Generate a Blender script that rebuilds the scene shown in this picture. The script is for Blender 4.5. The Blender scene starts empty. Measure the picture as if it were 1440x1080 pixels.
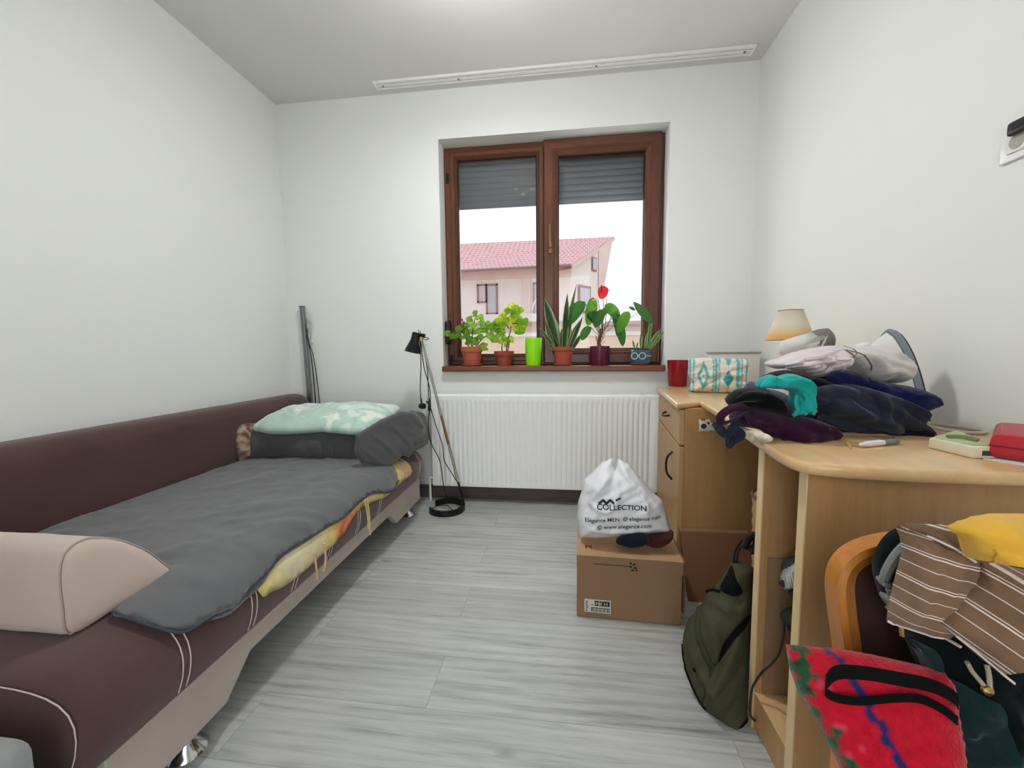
import bpy, bmesh, math, random
from math import sin, cos, pi, sqrt, atan2, radians
from mathutils import Vector, Matrix, noise
from mathutils.bvhtree import BVHTree
from mathutils.geometry import delaunay_2d_cdt
random.seed(7)
SC = bpy.context.scene
COL = SC.collection
V = Vector

# ------------------------------------------------------------------ camera
F_PX = 565.99
CAM = V((1.859, -2.5709, .9934))
YAW, PITCH, ROLL = .1242, .0868, -.01
def cam_axes():
    fwd = V((-sin(YAW)*cos(PITCH), cos(YAW)*cos(PITCH), -sin(PITCH)))
    right = V((cos(YAW), sin(YAW), 0)); up = right.cross(fwd)
    return cos(ROLL)*right + sin(ROLL)*up, -sin(ROLL)*right + cos(ROLL)*up, fwd
CR, CU, CF = cam_axes()
cd = bpy.data.cameras.new('camera'); cam = bpy.data.objects.new('camera', cd); COL.objects.link(cam)
cd.sensor_width = 36; cd.sensor_fit = 'HORIZONTAL'; cd.lens = F_PX/1440*36; cd.clip_start = .02; cd.clip_end = 500
M = Matrix((CR, CU, -CF)).transposed().to_4x4(); M.translation = CAM; cam.matrix_world = M
SC.camera = cam
SC.view_settings.view_transform = 'Standard'
try: SC.view_settings.look = 'None'
except Exception: pass

def ray(px, py): return CR*((px-720)/F_PX) - CU*((py-540)/F_PX) + CF
def P(px, py, ax, val):
    """point of the photographed room on an axis plane (survey of the photo)"""
    d = ray(px, py); i = 'xyz'.index(ax); return CAM + d*((val-CAM[i])/d[i])
class Plane:
    """a local frame (origin, right, up, normal towards the viewer) in which an outline is measured"""
    def __init__(s, O, U, W=(0, 0, 1)):
        s.O = V(O); s.U = V(U).normalized(); s.W = V(W); s.W = (s.W - s.U*s.W.dot(s.U)).normalized()
        s.N = s.U.cross(s.W)
        if s.N.dot(CAM - s.O) < 0: s.N = -s.N
    def uv(s, px, py):
        d = ray(px, py); t = (s.O-CAM).dot(s.N)/d.dot(s.N); q = CAM + d*t - s.O
        return (q.dot(s.U), q.dot(s.W))
    def pt(s, a, b, h=0): return s.O + s.U*a + s.W*b + s.N*h
    def shift(s, d): return Plane(s.O + s.N*d, s.U, s.W)
def upright(A, B, z=0): return Plane((A[0], A[1], z), (B[0]-A[0], B[1]-A[1], 0))

# ------------------------------------------------------------------ materials
def lin(c):
    return tuple((x/12.92 if x <= .04045 else ((x+.055)/1.055)**2.4) for x in [v/255 for v in c])
def rgba(c): return (*lin(c), 1)
class NT:
    def __init__(s, name):
        s.m = bpy.data.materials.new(name); s.m.use_nodes = True; s.t = s.m.node_tree
        s.b = s.t.nodes['Principled BSDF']; s.out = s.t.nodes['Material Output']
    def n(s, typ, **kw):
        nd = s.t.nodes.new('ShaderNode'+typ)
        for k, v in kw.items():
            if k.startswith('_'): setattr(nd, k[1:], v)
            else:
                key = int(k[1:]) if k[0] == 'i' and k[1:].isdigit() else k.replace('__', ' ')
                if isinstance(v, bpy.types.NodeSocket): s.t.links.new(v, nd.inputs[key])
                else: nd.inputs[key].default_value = v
        return nd
    def link(s, a, b): s.t.links.new(a, b)
    def math(s, op, a, b=0.0, clamp=False):
        nd = s.t.nodes.new('ShaderNodeMath'); nd.operation = op; nd.use_clamp = clamp
        for i, v in enumerate((a, b)):
            if isinstance(v, bpy.types.NodeSocket): s.link(v, nd.inputs[i])
            else: nd.inputs[i].default_value = v
        return nd.outputs[0]
    def mix(s, fac, a, b, mode='MIX'):
        nd = s.t.nodes.new('ShaderNodeMix'); nd.data_type = 'RGBA'; nd.blend_type = mode
        for i, v in ((0, fac), (6, a), (7, b)):
            if isinstance(v, bpy.types.NodeSocket): s.link(v, nd.inputs[i])
            else: nd.inputs[i].default_value = v
        return nd.outputs[2]
    def coord(s, kind='Object', scale=(1, 1, 1), rot=(0, 0, 0)):
        tc = s.n('TexCoord'); mp = s.n('Mapping'); mp.inputs['Scale'].default_value = scale; mp.inputs['Rotation'].default_value = rot
        s.link(tc.outputs[kind], mp.inputs['Vector']); return mp.outputs[0]
    def noise(s, vec, scale, detail=4, rough=.55, dist=0):
        nd = s.n('TexNoise', Scale=scale, Detail=detail, Roughness=rough, Distortion=dist); s.link(vec, nd.inputs['Vector']); return nd.outputs[0]
    def ramp(s, fac, stops):
        nd = s.t.nodes.new('ShaderNodeValToRGB'); s.link(fac, nd.inputs[0]); e = nd.color_ramp.elements
        while len(e) < len(stops): e.new(.5)
        for el, (p, c) in zip(e, stops): el.position = p; el.color = c if len(c) == 4 else (*c, 1)
        return nd.outputs[0]
    def bump(s, h, strength=.3, dist=.002):
        nd = s.n('Bump', Strength=strength, Distance=dist); s.link(h, nd.inputs['Height']); s.link(nd.outputs[0], s.b.inputs['Normal'])

MATS = {}
def mat(name, c, rough=.5, metal=0, var=.0, vscale=8, bump=0, bscale=200, bdist=.002, sheen=0, coat=0, trans=0, spec=.5, attr=False, emit=0, stretch=(1, 1, 1)):
    if name in MATS: return MATS[name]
    k = NT(name); b = k.b
    b.inputs['Roughness'].default_value = rough; b.inputs['Metallic'].default_value = metal
    b.inputs['Specular IOR Level'].default_value = spec
    if sheen: b.inputs['Sheen Weight'].default_value = sheen; b.inputs['Sheen Roughness'].default_value = .5
    if coat: b.inputs['Coat Weight'].default_value = coat; b.inputs['Coat Roughness'].default_value = .15
    if trans: b.inputs['Transmission Weight'].default_value = trans
    vec = k.coord('Object', stretch)
    base = k.n('Attribute', _attribute_name='Col').outputs['Color'] if attr else None
    cc = rgba(c)
    if var:
        f = k.noise(vec, vscale, 5)
        r = k.ramp(f, [(.25, (1-var,)*3), (.75, (1+var,)*3)])
        k.link(k.mix(1, base if base else cc, r, 'MULTIPLY'), b.inputs['Base Color'])
    elif base: k.link(base, b.inputs['Base Color'])
    else: b.inputs['Base Color'].default_value = cc
    if bump: k.bump(k.noise(vec, bscale, 3), bump, bdist)
    if emit:
        b.inputs['Emission Color'].default_value = cc; b.inputs['Emission Strength'].default_value = emit
    MATS[name] = k.m
    return k.m

def wood_mat(name, light, dark, rough=.35, scale=1, axis=2, coat=0, contrast=1.0, spec=.5):
    k = NT(name); st = [14*scale, 14*scale, 14*scale]; st[axis] = 1.2*scale
    vec = k.coord('Object', st)
    n1 = k.noise(vec, 3, 8, .6, .6); vec2 = k.coord('Object', [x*6 for x in st]); n2 = k.noise(vec2, 4, 4)
    f = k.math('ADD', k.math('MULTIPLY', n1, .7), k.math('MULTIPLY', n2, .3))
    k.link(k.ramp(f, [(.5-.18/contrast, rgba(dark)), (.5+.14/contrast, rgba(light))]), k.b.inputs['Base Color'])
    k.b.inputs['Roughness'].default_value = rough; k.b.inputs['Specular IOR Level'].default_value = spec
    if coat: k.b.inputs['Coat Weight'].default_value = coat; k.b.inputs['Coat Roughness'].default_value = .2
    k.bump(n2, .08, .001); MATS[name] = k.m; return k.m

# ------------------------------------------------------------------ objects
ORG = {}
def tag(o, label=None, cat=None, group=None, kind=None):
    if label: o['label'] = label
    if cat: o['category'] = cat
    if group: o['group'] = group
    if kind: o['kind'] = kind
    return o
def thing(name, loc, label, cat, group=None):
    o = bpy.data.objects.new(name, None); COL.objects.link(o); o.location = loc; o.empty_display_size = .05
    ORG[o.name] = V(loc); return tag(o, label, cat, group)
def obj(name, bm, mt, parent=None, smooth=True, angle=40, origin=None, recalc=True):
    """link a bmesh (built in room coordinates) as ONE object"""
    if recalc: bmesh.ops.recalc_face_normals(bm, faces=bm.faces)
    if parent is not None: org = ORG[parent.name]
    elif origin is not None: org = V(origin)
    else:
        lo = V([min(v.co[i] for v in bm.verts) for i in range(3)]); hi = V([max(v.co[i] for v in bm.verts) for i in range(3)])
        org = V(((lo.x+hi.x)/2, (lo.y+hi.y)/2, lo.z))
    bmesh.ops.translate(bm, verts=bm.verts, vec=-org)
    me = bpy.data.meshes.new(name); bm.to_mesh(me); bm.free()
    for m in (mt if isinstance(mt, (list, tuple)) else [mt]): me.materials.append(m)
    if smooth:
        for p in me.polygons: p.use_smooth = True
        if angle:
            try: me.set_sharp_from_angle(angle=radians(angle))
            except Exception: pass
    o = bpy.data.objects.new(name, me); COL.objects.link(o)
    if parent is not None: o.parent = parent
    else: o.location = org
    ORG[o.name] = org
    return o
def B(): return bmesh.new()
def box(bm, lo, hi, bev=0, seg=2, mi=0, xf=None):
    r = bmesh.ops.create_cube(bm, size=1); vs = r['verts']
    lo = V(lo); hi = V(hi); c = (lo+hi)/2; d = hi-lo
    for v in vs: v.co = V((v.co.x*d.x, v.co.y*d.y, v.co.z*d.z)) + c
    fs = list({f for v in vs for f in v.link_faces})
    for f in fs: f.material_index = mi
    if bev:
        es = list({e for v in vs for e in v.link_edges})
        r = bmesh.ops.bevel(bm, geom=es, offset=bev, segments=seg, profile=.5, affect='EDGES')
        vs = list({v for f in r['faces'] for v in f.verts} | {v for v in vs if v.is_valid})
    if xf is not None:
        for v in vs: v.co = xf @ v.co
    return vs
def obox(bm, c, U, N, size, bev=0, mi=0):
    """box with its own axes: U right, N depth, up = z unless tilted"""
    U = V(U).normalized(); N = V(N).normalized(); W = U.cross(N)
    m = Matrix((U, N, W)).transposed().to_4x4(); m.translation = V(c)
    s = V(size)/2
    return box(bm, -s, s, bev, mi=mi, xf=m)
def catmull(pts, n=6, closed=False):
    pts = [V(p) for p in pts]; out = []; N = len(pts)
    rng = range(N if closed else N-1)
    for i in rng:
        g = lambda j: pts[j % N] if closed else pts[max(0, min(N-1, j))]
        p0, p1, p2, p3 = g(i-1), g(i), g(i+1), g(i+2)
        for k in range(n):
            t = k/n
            out.append(.5*((2*p1)+(p2-p0)*t+(2*p0-5*p1+4*p2-p3)*t*t+(3*p1-p0-3*p2+p3)*t**3))
    if not closed: out.append(pts[-1])
    return out
def tube(bm, pts, r, n=8, smooth=6, mi=0, flat=1, cap=True):
    pts = catmull(pts, smooth) if smooth else [V(p) for p in pts]
    rf = r if callable(r) else (lambda t: r)
    d = (pts[1]-pts[0]).normalized(); a = d.orthogonal().normalized(); rings = []
    L = len(pts)
    for i, p in enumerate(pts):
        d2 = (pts[min(i+1, L-1)]-pts[max(i-1, 0)])
        if d2.length < 1e-9: d2 = d
        d2.normalize(); q = d.rotation_difference(d2); a = q @ a; d = d2; b = d.cross(a); rr = rf(i/(L-1))
        rings.append([bm.verts.new(p + a*rr*cos(2*pi*k/n) + b*rr*flat*sin(2*pi*k/n)) for k in range(n)])
    skin(bm, rings, True, cap, mi)
def skin(bm, rings, closed=True, cap=True, mi=0):
    n = len(rings[0])
    for A, C in zip(rings, rings[1:]):
        for k in range(n if closed else n-1):
            f = bm.faces.new((A[k], A[(k+1) % n], C[(k+1) % n], C[k])); f.material_index = mi
    if cap and closed:
        for R_ in (rings[0][::-1], rings[-1]):
            try: bm.faces.new(R_).material_index = mi
            except ValueError: pass
def loft(bm, rings, closed=True, cap=True, mi=0): skin(bm, [[bm.verts.new(p) for p in r] for r in rings], closed, cap, mi)
def lathe(bm, prof, c, n=32, axis=(0, 0, 1), mi=0, cap=False):
    """revolve (radius, height) profile about axis through c"""
    ax = V(axis).normalized(); a = ax.orthogonal().normalized(); b = ax.cross(a); c = V(c)
    if abs(ax.z) > .999: a, b = V((1, 0, 0)), V((0, 1, 0))
    rings = [[bm.verts.new(c + ax*h + (a*cos(2*pi*k/n)+b*sin(2*pi*k/n))*max(r, 1e-4)) for k in range(n)] for r, h in prof]
    skin(bm, rings, True, cap, mi)
def cyl(bm, a, b, r, n=16, r2=None, mi=0):
    a = V(a); b = V(b); lathe(bm, [(r, 0), (r if r2 is None else r2, (b-a).length)], a, n, b-a, mi, True)
def prism(bm, poly, ax, lo, hi, bev=0, seg=3, mi=0):
    """extrude a 2D polygon along axis ax ('x','y','z')"""
    f3 = {'x': lambda p, h: V((h, p[0], p[1])), 'y': lambda p, h: V((p[0], h, p[1])), 'z': lambda p, h: V((p[0], p[1], h))}[ax]
    a = [bm.verts.new(f3(p, lo)) for p in poly]; b = [bm.verts.new(f3(p, hi)) for p in poly]
    n = len(a); fs = [bm.faces.new(a[::-1]), bm.faces.new(b)]
    for k in range(n): fs.append(bm.faces.new((a[k], a[(k+1) % n], b[(k+1) % n], b[k])))
    for f in fs: f.material_index = mi
    bmesh.ops.recalc_face_normals(bm, faces=fs)
    if bev:
        es = [e for e in {e for f in fs[:2] for e in f.edges}]
        bmesh.ops.bevel(bm, geom=es, offset=bev, segments=seg, profile=.5, affect='EDGES')
def resample(poly, step, closed=True):
    out = []; n = len(poly)
    for i in range(n if closed else n-1):
        a, b = V(poly[i]), V(poly[(i+1) % n]); m = max(1, round((b-a).length/step))
        for k in range(m): out.append(a.lerp(b, k/m))
    return out
def inside(p, poly):
    c = False; n = len(poly)
    for i in range(n):
        a, b = poly[i], poly[i-1]
        if (a[1] > p[1]) != (b[1] > p[1]) and p[0] < (b[0]-a[0])*(p[1]-a[1])/(b[1]-a[1]) + a[0]: c = not c
    return c
def triangulate(poly, step, rnd=True, smooth_=True):
    """2D points + triangles of a filled outline; first n points are the outline"""
    poly = [V((p[0], p[1])) for p in poly]
    if smooth_: poly = [V((p.x, p.y)) for p in catmull([V((p.x, p.y, 0)) for p in poly], 5, True)]
    poly = resample(poly, step); n = len(poly)
    xs = [p.x for p in poly]; ys = [p.y for p in poly]; pts = list(poly); j = 0
    y = min(ys) + step*.5
    rs = random.Random(3)
    while y < max(ys):
        x = min(xs) + (step*.5 if j % 2 else 0)
        while x < max(xs):
            q = V((x, y))
            if inside(q, poly) and min((q-e).length_squared for e in poly) > (step*.45)**2: pts.append(q)
            x += step
        y += step*.87; j += 1
    ed = [(i, (i+1) % n) for i in range(n)]
    vo, eo, fo, *_ = delaunay_2d_cdt(pts, ed, [], 1, 1e-7)
    vo = [V((v[0], v[1])) for v in vo]
    fo = [f for f in fo if inside((vo[f[0]]+vo[f[1]]+vo[f[2]])/3, poly)]
    return vo, fo, poly
def segdist(p, a, b):
    d = b-a; l = d.length_squared; t = max(0, min(1, (p-a).dot(d)/l)) if l else 0
    return (p-a-d*t).length
def fold(a, b, amp, scale, ang=0, stretch=3, seed=0, ridge=True):
    c, s = cos(ang), sin(ang); u = (a*c+b*s)/stretch; w = -a*s+b*c; scale *= 1.7
    q = V((u*scale, w*scale, seed*7.3)); q += V((noise.noise(q*.6+V((3, 1, seed))), noise.noise(q*.6+V((9, 4, seed))), 0))*.7
    return amp*1.7*(2*abs(noise.noise(q))-.42 + .8*abs(noise.noise(q*2.2))-.15)
def inflate(name, fr, outline, tf, tb, R, mt, parent=None, step=.012, px=True, folds=(), wave=(), col=None, smooth_=True, bend=None, power=.5, label=None, cat=None, group=None, edge=.0, ridges=(), pxs=0):
    """a soft closed body: outline in frame fr, puffed tf towards the viewer and tb away; folds shape the skin, waves move the whole sheet"""
    fq = fr.shift(pxs) if pxs else fr      # the outline is seen on the bulging front of the body
    pts = [fq.uv(*p) for p in outline] if px else outline
    vo, fo, poly = triangulate(pts, step, smooth_=smooth_)
    bm = B(); lay = bm.verts.layers.float_color.new('Col') if col else None
    segs = [(poly[i], poly[(i+1) % len(poly)]) for i in range(len(poly))]
    RG = []
    for ln, w_, h_ in ridges:
        q = [V(fq.uv(*p)) for p in ln] if px else [V(p) for p in ln]
        q = [V((p.x, p.y)) for p in catmull([V((p.x, p.y, 0)) for p in q], 4)]; RG.append((q, w_, h_))
    def ridge_h(p):
        s = 0
        for q, w_, h_ in RG:
            best = None; n_ = len(q)-1
            for i in range(n_):
                a_, b_ = q[i], q[i+1]; d_ = b_-a_; l_ = d_.length_squared or 1e-9; t_ = max(0, min(1, (p-a_).dot(d_)/l_)); r_ = p-a_-d_*t_; dd = r_.length
                if best is None or dd < best[0]: best = (dd, (i+t_)/n_, d_.x*r_.y-d_.y*r_.x)
            if best[0] < w_*3:
                ww = w_*(.45 if best[2] < 0 else 1.15); s += h_*math.exp(-(best[0]/ww)**2)*min(1, 3.5*best[1]+.15, 3.5*(1-best[1])+.15)
        return s
    A, C, info = [], [], []
    for p in vo:
        d = min(segdist(p, a, b) for a, b in segs)
        k = min(d/R, 1); h = max(0, 1-(1-k)**2)**power
        fo_ = sum(fold(p.x, p.y, *f) for f in folds)*min(1, d/(R*.4)) if folds else 0
        if RG: fo_ += ridge_h(p)*min(1, d/(R*.25))
        wv = sum(fold(p.x, p.y, *f) for f in wave) if wave else 0
        if bend: wv += bend(p.x, p.y)
        a = bm.verts.new(fr.pt(p.x, p.y, wv + tf*h + fo_ + edge*.5)); A.append(a)
        if d > 1e-6 or edge: C.append(bm.verts.new(fr.pt(p.x, p.y, wv - tb*h + (fo_*.6 if tb < tf*.6 else 0) - edge*.5)))
        else: C.append(a)
        if lay:
            c = (*col(p.x, p.y), 1); a[lay] = c; C[-1][lay] = c
    for f in fo:
        try: bm.faces.new([A[i] for i in f])
        except ValueError: pass
        if any(A[i] is not C[i] for i in f):
            try: bm.faces.new([C[i] for i in reversed(f)])
            except ValueError: pass
    if edge:
        be = [e for e in bm.edges if len(e.link_faces) == 1]
        try: bmesh.ops.bridge_loops(bm, edges=be)
        except Exception: pass
    uvl = bm.loops.layers.uv.new('UVMap'); co = {}
    for f in bm.faces:
        for l in f.loops:
            q = l.vert.co - fr.O; l[uvl].uv = (q.dot(fr.U), q.dot(fr.W))
    o = obj(name, bm, mt, parent, angle=None)
    if label: tag(o, label, cat, group)
    return o
def text_geom(s, size, align='CENTER', font_bold=0):
    cu = bpy.data.curves.new('t', 'FONT'); cu.body = s; cu.size = size; cu.align_x = align; cu.resolution_u = 3; cu.offset = font_bold
    t = bpy.data.objects.new('t', cu); COL.objects.link(t)
    ev = t.evaluated_get(bpy.context.evaluated_depsgraph_get()); me = ev.to_mesh()
    vs = [v.co.copy() for v in me.vertices]; fs = [list(p.vertices) for p in me.polygons]
    ev.to_mesh_clear(); bpy.data.objects.remove(t); bpy.data.curves.remove(cu)
    return vs, fs
def add_text(bm, s, size, fn, align='CENTER', bold=0):
    vs, fs = text_geom(s, size, align, bold); nv = [bm.verts.new(fn(v.x, v.y)) for v in vs]
    for f in fs:
        try: bm.faces.new([nv[i] for i in f])
        except ValueError: pass
def bvh_of(o):
    me = o.data; org = ORG[o.name]
    org = ORG[o.name]
    return BVHTree.FromPolygons([v.co+org for v in me.vertices], [list(p.vertices) for p in me.polygons])
def leaf(bm, lay, base, d, nrm, L, W, prof, c_mid, c_edge, bend=0, cup=.15, n=9, m=4):
    """a leaf blade: strip grid from base along d; prof(t) half-width; bend droops it"""
    d = V(d).normalized(); nrm = V(nrm); s = d.cross(nrm)
    if s.length < 1e-4: s = d.orthogonal()
    s.normalize(); nn = s.cross(d); rows = []; p = V(base); dd = d.copy()
    for i in range(n+1):
        t = i/n; w = max(prof(t)*W, 1e-4); row = []
        for j in range(-m//2, m//2+1):
            u = j/(m/2); v = bm.verts.new(p + s*w*u + nn*(cup*w*u*u))
            v[lay] = (*(c_edge if abs(u) > .8 else c_mid), 1); row.append(v)
        rows.append(row)
        dd = (Matrix.Rotation(-bend/n, 3, s) @ dd); nn = s.cross(dd); p = p + dd*(L/n)
    skin(bm, rows, False, False)
    return p
# ================================================================== ROOM SHELL
W, H, YF = 2.965, 2.6, -3.35
WX1, WX2, WZ1, WZ2 = 1.082, 2.489, .85, 2.307
wallm = mat('wall_paint', (233, 235, 231), .75, var=.012, vscale=1.6, bump=.25, bscale=160, bdist=.0006, spec=.2)
ceilm = mat('ceiling_paint', (222, 220, 218), .85, var=.03, vscale=1.2, bump=.3, bscale=120, bdist=.0006, spec=.15)
revm = mat('reveal_plaster', (232, 230, 230), .8, var=.02, spec=.2)
def floor_mat():
    k = NT('grey_laminate'); tc = k.n('TexCoord').outputs['Object']
    br = k.n('TexBrick', Scale=1, Mortar__Size=.0011, Mortar__Smooth=.0, Bias=0, Brick__Width=1.28, Row__Height=.192)
    br.offset = .37; br.offset_frequency = 2
    br.inputs['Color1'].default_value = (.0, .0, .0, 1); br.inputs['Color2'].default_value = (1, 1, 1, 1); br.inputs['Mortar'].default_value = (.5, .5, .5, 1)
    k.link(tc, br.inputs['Vector'])
    # every plank shifts its own grain
    off = k.n('VectorMath', _operation='SCALE'); k.link(br.outputs['Color'], off.inputs[0]); off.inputs['Scale'].default_value = 7.3
    add = k.n('VectorMath', _operation='ADD'); k.link(tc, add.inputs[0]); k.link(off.outputs[0], add.inputs[1])
    def mp(sc):
        m = k.n('Mapping'); m.inputs['Scale'].default_value = sc; k.link(add.outputs[0], m.inputs['Vector']); return m.outputs[0]
    g1 = k.noise(mp((1.0, 10, 1)), 2.2, 7, .62, 1.0)
    g2 = k.noise(mp((2.2, 48, 1)), 3, 7, .7, .8)
    g3 = k.noise(mp((.7, 2.6, 1)), 2, 3, .5)
    wv = k.n('TexWave', Scale=1.6, Distortion=9, Detail=3, Detail__Scale=1.2, Detail__Roughness=.6); wv.bands_direction = 'Y'
    k.link(mp((.55, 5.5, 1)), wv.inputs['Vector'])
    f = k.math('ADD', k.math('MULTIPLY', g1, .44), k.math('MULTIPLY', g2, .34))
    f = k.math('ADD', f, k.math('MULTIPLY', wv.outputs['Fac'], .08)); f = k.math('ADD', f, k.math('MULTIPLY', g3, .26))
    c = k.ramp(f, [(.34, rgba((118, 119, 116))), (.45, rgba((162, 164, 161))), (.56, rgba((184, 186, 183))), (.72, rgba((202, 203, 200)))])
    vo = k.n('TexVoronoi', Scale=1, Randomness=1); k.link(mp((2.6, 4.8, 1)), vo.inputs['Vector'])
    kn = k.math('SUBTRACT', 1, k.math('MULTIPLY', vo.outputs['Distance'], 11), True)
    c = k.mix(k.math('MULTIPLY', kn, .7), c, rgba((104, 104, 100)))
    tint = k.ramp(br.outputs['Color'], [(0, (.93, .93, .93)), (1, (1.04, 1.04, 1.04))])
    c = k.mix(1, c, tint, 'MULTIPLY'); c = k.mix(k.math('MULTIPLY', br.outputs['Fac'], .5), c, rgba((110, 110, 106)))
    k.link(c, k.b.inputs['Base Color']); k.b.inputs['Roughness'].default_value = .3; k.b.inputs['Specular IOR Level'].default_value = .45
    h = k.math('SUBTRACT', k.math('MULTIPLY', g2, .5), br.outputs['Fac']); k.bump(h, .18, .0012)
    return k.m
def struct(name, bm, m, **kw):
    return tag(obj(name, bm, m, smooth=False, **kw), kind='structure')
b = B(); box(b, (-.2, YF-.2, -.12), (W+.2, .02, 0)); struct('floor', b, floor_mat())
b = B(); box(b, (-.2, YF-.2, H), (W+.2, .25, H+.15)); struct('ceiling', b, ceilm)
b = B(); box(b, (-.2, YF-.2, 0), (0, .25, H)); struct('wall_left', b, wallm)
b = B(); box(b, (W, YF-.2, 0), (W+.2, .25, H)); struct('wall_right', b, wallm)
b = B()
box(b, (0, 0, 0), (WX1, .25, H)); box(b, (WX2, 0, 0), (W, .25, H)); box(b, (WX1, 0, 0), (WX2, .25, WZ1)); box(b, (WX1, 0, WZ2), (WX2, .25, H))
struct('wall_back', b, wallm)
# the wall behind the viewer with its open doorway
b = B(); box(b, (0, YF-.2, 0), (1.35, YF, H)); box(b, (2.3, YF-.2, 0), (W, YF, H)); box(b, (1.35, YF-.2, 2.1), (2.3, YF, H)); struct('wall_front', b, wallm)
skm = wood_mat('dark_skirting', (104, 95, 92), (70, 62, 60), .45, 1.2, 0)
def skirting(name, lo, hi):
    b = B(); box(b, lo, hi, .004); struct(name, b, skm)
skirting('baseboard_back', (0, -.014, 0), (W, 0, .085))
skirting('baseboard_left', (0, YF, 0), (.014, -.014, .085))
skirting('baseboard_right', (W-.014, YF, 0), (W, -.014, .085))

# ------------------------------------------------------------------ window
brown = wood_mat('window_brown', (112, 66, 44), (66, 36, 24), .38, 1.0, 2, coat=.15, contrast=.8)
brownh = wood_mat('window_brown_rail', (112, 66, 44), (66, 36, 24), .38, 1.0, 0, coat=.15, contrast=.8)
gasket = mat('gasket', (22, 20, 20), .6)
bronze = mat('bronze', (142, 104, 74), .35, .8)
blackp = mat('black_plastic', (22, 22, 23), .4)
whitep = mat('white_plastic', (226, 226, 222), .4)
win = bpy.data.objects.new('window_1', None); COL.objects.link(win); win.location = ((WX1+WX2)/2, .15, .886); ORG['window_1'] = V(win.location)
tag(win, kind='structure')
def frame_of(bm, x1, x2, z1, z2, t, y0, y1, bev=.006):
    """mitred profile of four rails with a sloping glazing bead"""
    def ring(dx, y): return [V((x1+dx, y, z1+dx)), V((x2-dx, y, z1+dx)), V((x2-dx, y, z2-dx)), V((x1+dx, y, z2-dx))]
    prof = [(0, y1), (0, y0+bev), (bev, y0), (t*.60, y0), (t*.66, y0+.004), (t*.72, y0+.002), (t, y0+.022), (t, y1)]
    rs = [ring(d, y) for d, y in prof]; vs = [[bm.verts.new(p) for p in r] for r in rs]; n = len(vs)
    for i in range(n):
        A, C = vs[i], vs[(i+1) % n]
        for k in range(4):
            f = bm.faces.new((A[k], A[(k+1) % 4], C[(k+1) % 4], C[k])); f.material_index = 0 if k in (1, 3) else 1
GZ1 = .886
b = B(); frame_of(b, WX1+.004, WX2-.003, GZ1, WZ2, .07, .115, .19); box(b, (1.70, .118, GZ1+.02), (1.80, .188, WZ2-.02))
obj('frame', b, [brown, brownh], win, angle=25)
b = B(); frame_of(b, 1.125, 1.742, GZ1+.025, WZ2-.03, .048, .108, .17); s1 = obj('sash', b, [brown, brownh], win, angle=25)
b = B(); frame_of(b, 1.742, 2.462, GZ1+.012, WZ2-.004, .092, .088, .17); s2 = obj('sash', b, [brown, brownh], win, angle=25)
def glass_mat():
    k = NT('window_glass'); t = k.n('BsdfTransparent'); g = k.n('BsdfGlossy', Roughness=0.0); fr = k.n('Fresnel', IOR=1.5); mx = k.n('MixShader')
    t.inputs[0].default_value = (.97, .98, .98, 1)
    k.link(fr.outputs[0], mx.inputs[0]); k.link(t.outputs[0], mx.inputs[1]); k.link(g.outputs[0], mx.inputs[2]); k.link(mx.outputs[0], k.out.inputs['Surface'])
    return k.m
glass = glass_mat()
for sash, x1, x2, z1, z2 in ((s1, 1.172, 1.695, .958, 2.231), (s2, 1.834, 2.37, .99, 2.212)):
    b = B(); vs = [b.verts.new(p) for p in ((x1, .14, z1), (x2, .14, z1), (x2, .14, z2), (x1, .14, z2))]; b.faces.new(vs); obj('pane', b, glass, sash, smooth=False)
    b = B()
    for q in (((x1-.002, .128, z1), (x1+.005, .15, z2)), ((x2-.005, .128, z1), (x2+.002, .15, z2)), ((x1, .128, z1-.002), (x2, .15, z1+.004)), ((x1, .128, z2-.004), (x2, .15, z2+.002))): box(b, *q)
    obj('gasket', b, gasket, sash, smooth=False)
b = B(); box(b, (1.768, .078, 1.60), (1.796, .09, 1.675), .005); cyl(b, (1.782, .082, 1.64), (1.782, .055, 1.64), .009)
tube(b, [(1.782, .056, 1.635), (1.780, .05, 1.66), (1.778, .047, 1.72), (1.777, .048, 1.775)], lambda t: .010-.002*t, 10, flat=.7); hdl = obj('handle', b, bronze, s2)
tag(hdl, 'bronze window handle pointing up')
for z in (2.115, .93):
    b = B(); cyl(b, (1.108, .112, z-.03), (1.108, .112, z+.03), .008); box(b, (1.10, .108, z-.022), (1.118, .118, z+.022), .003); obj('hinge', b, gasket, win)
b = B(); cyl(b, (2.468, .10, GZ1+.02), (2.468, .10, GZ1+.18), .006); obj('hinge', b, bronze, win)
silm = wood_mat('sill_brown', (128, 78, 52), (84, 48, 32), .42, 1.0, 0, coat=.1, contrast=.8)
b = B(); box(b, (WX1+.006, -.01, WZ1), (WX2-.004, .13, GZ1), .002); box(b, (1.088, -.05, .851), (2.474, -.009, GZ1), .006)
sl = obj('window_sill', b, silm, win, smooth=False)
b = B()
for x1, x2 in ((WX1, WX1+.004), (WX2-.003, WX2)): box(b, (x1, .002, GZ1), (x2, .115, WZ2))
obj('reveal', b, revm, win, smooth=False)
b = B(); z = 1.95
shutm = mat('shutter_grey', (98, 103, 108), .55)
box(b, (1.10, .212, 1.945), (2.47, .222, 1.962), .002)
while z < 2.42:
    prism(b, [(.214, z+.001), (.208, z+.012), (.207, z+.028), (.212, z+.0395), (.22, z+.0395), (.22, z+.001)], 'x', 1.10, 2.47); z += .040
obj('roller_shutter', b, shutm, win, angle=60)
b = B(); box(b, (1.083, .195, GZ1), (1.125, .24, 2.45)); box(b, (2.446, .195, GZ1), (2.488, .24, 2.45)); obj('shutter_guide', b, gasket, win, smooth=False)
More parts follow.
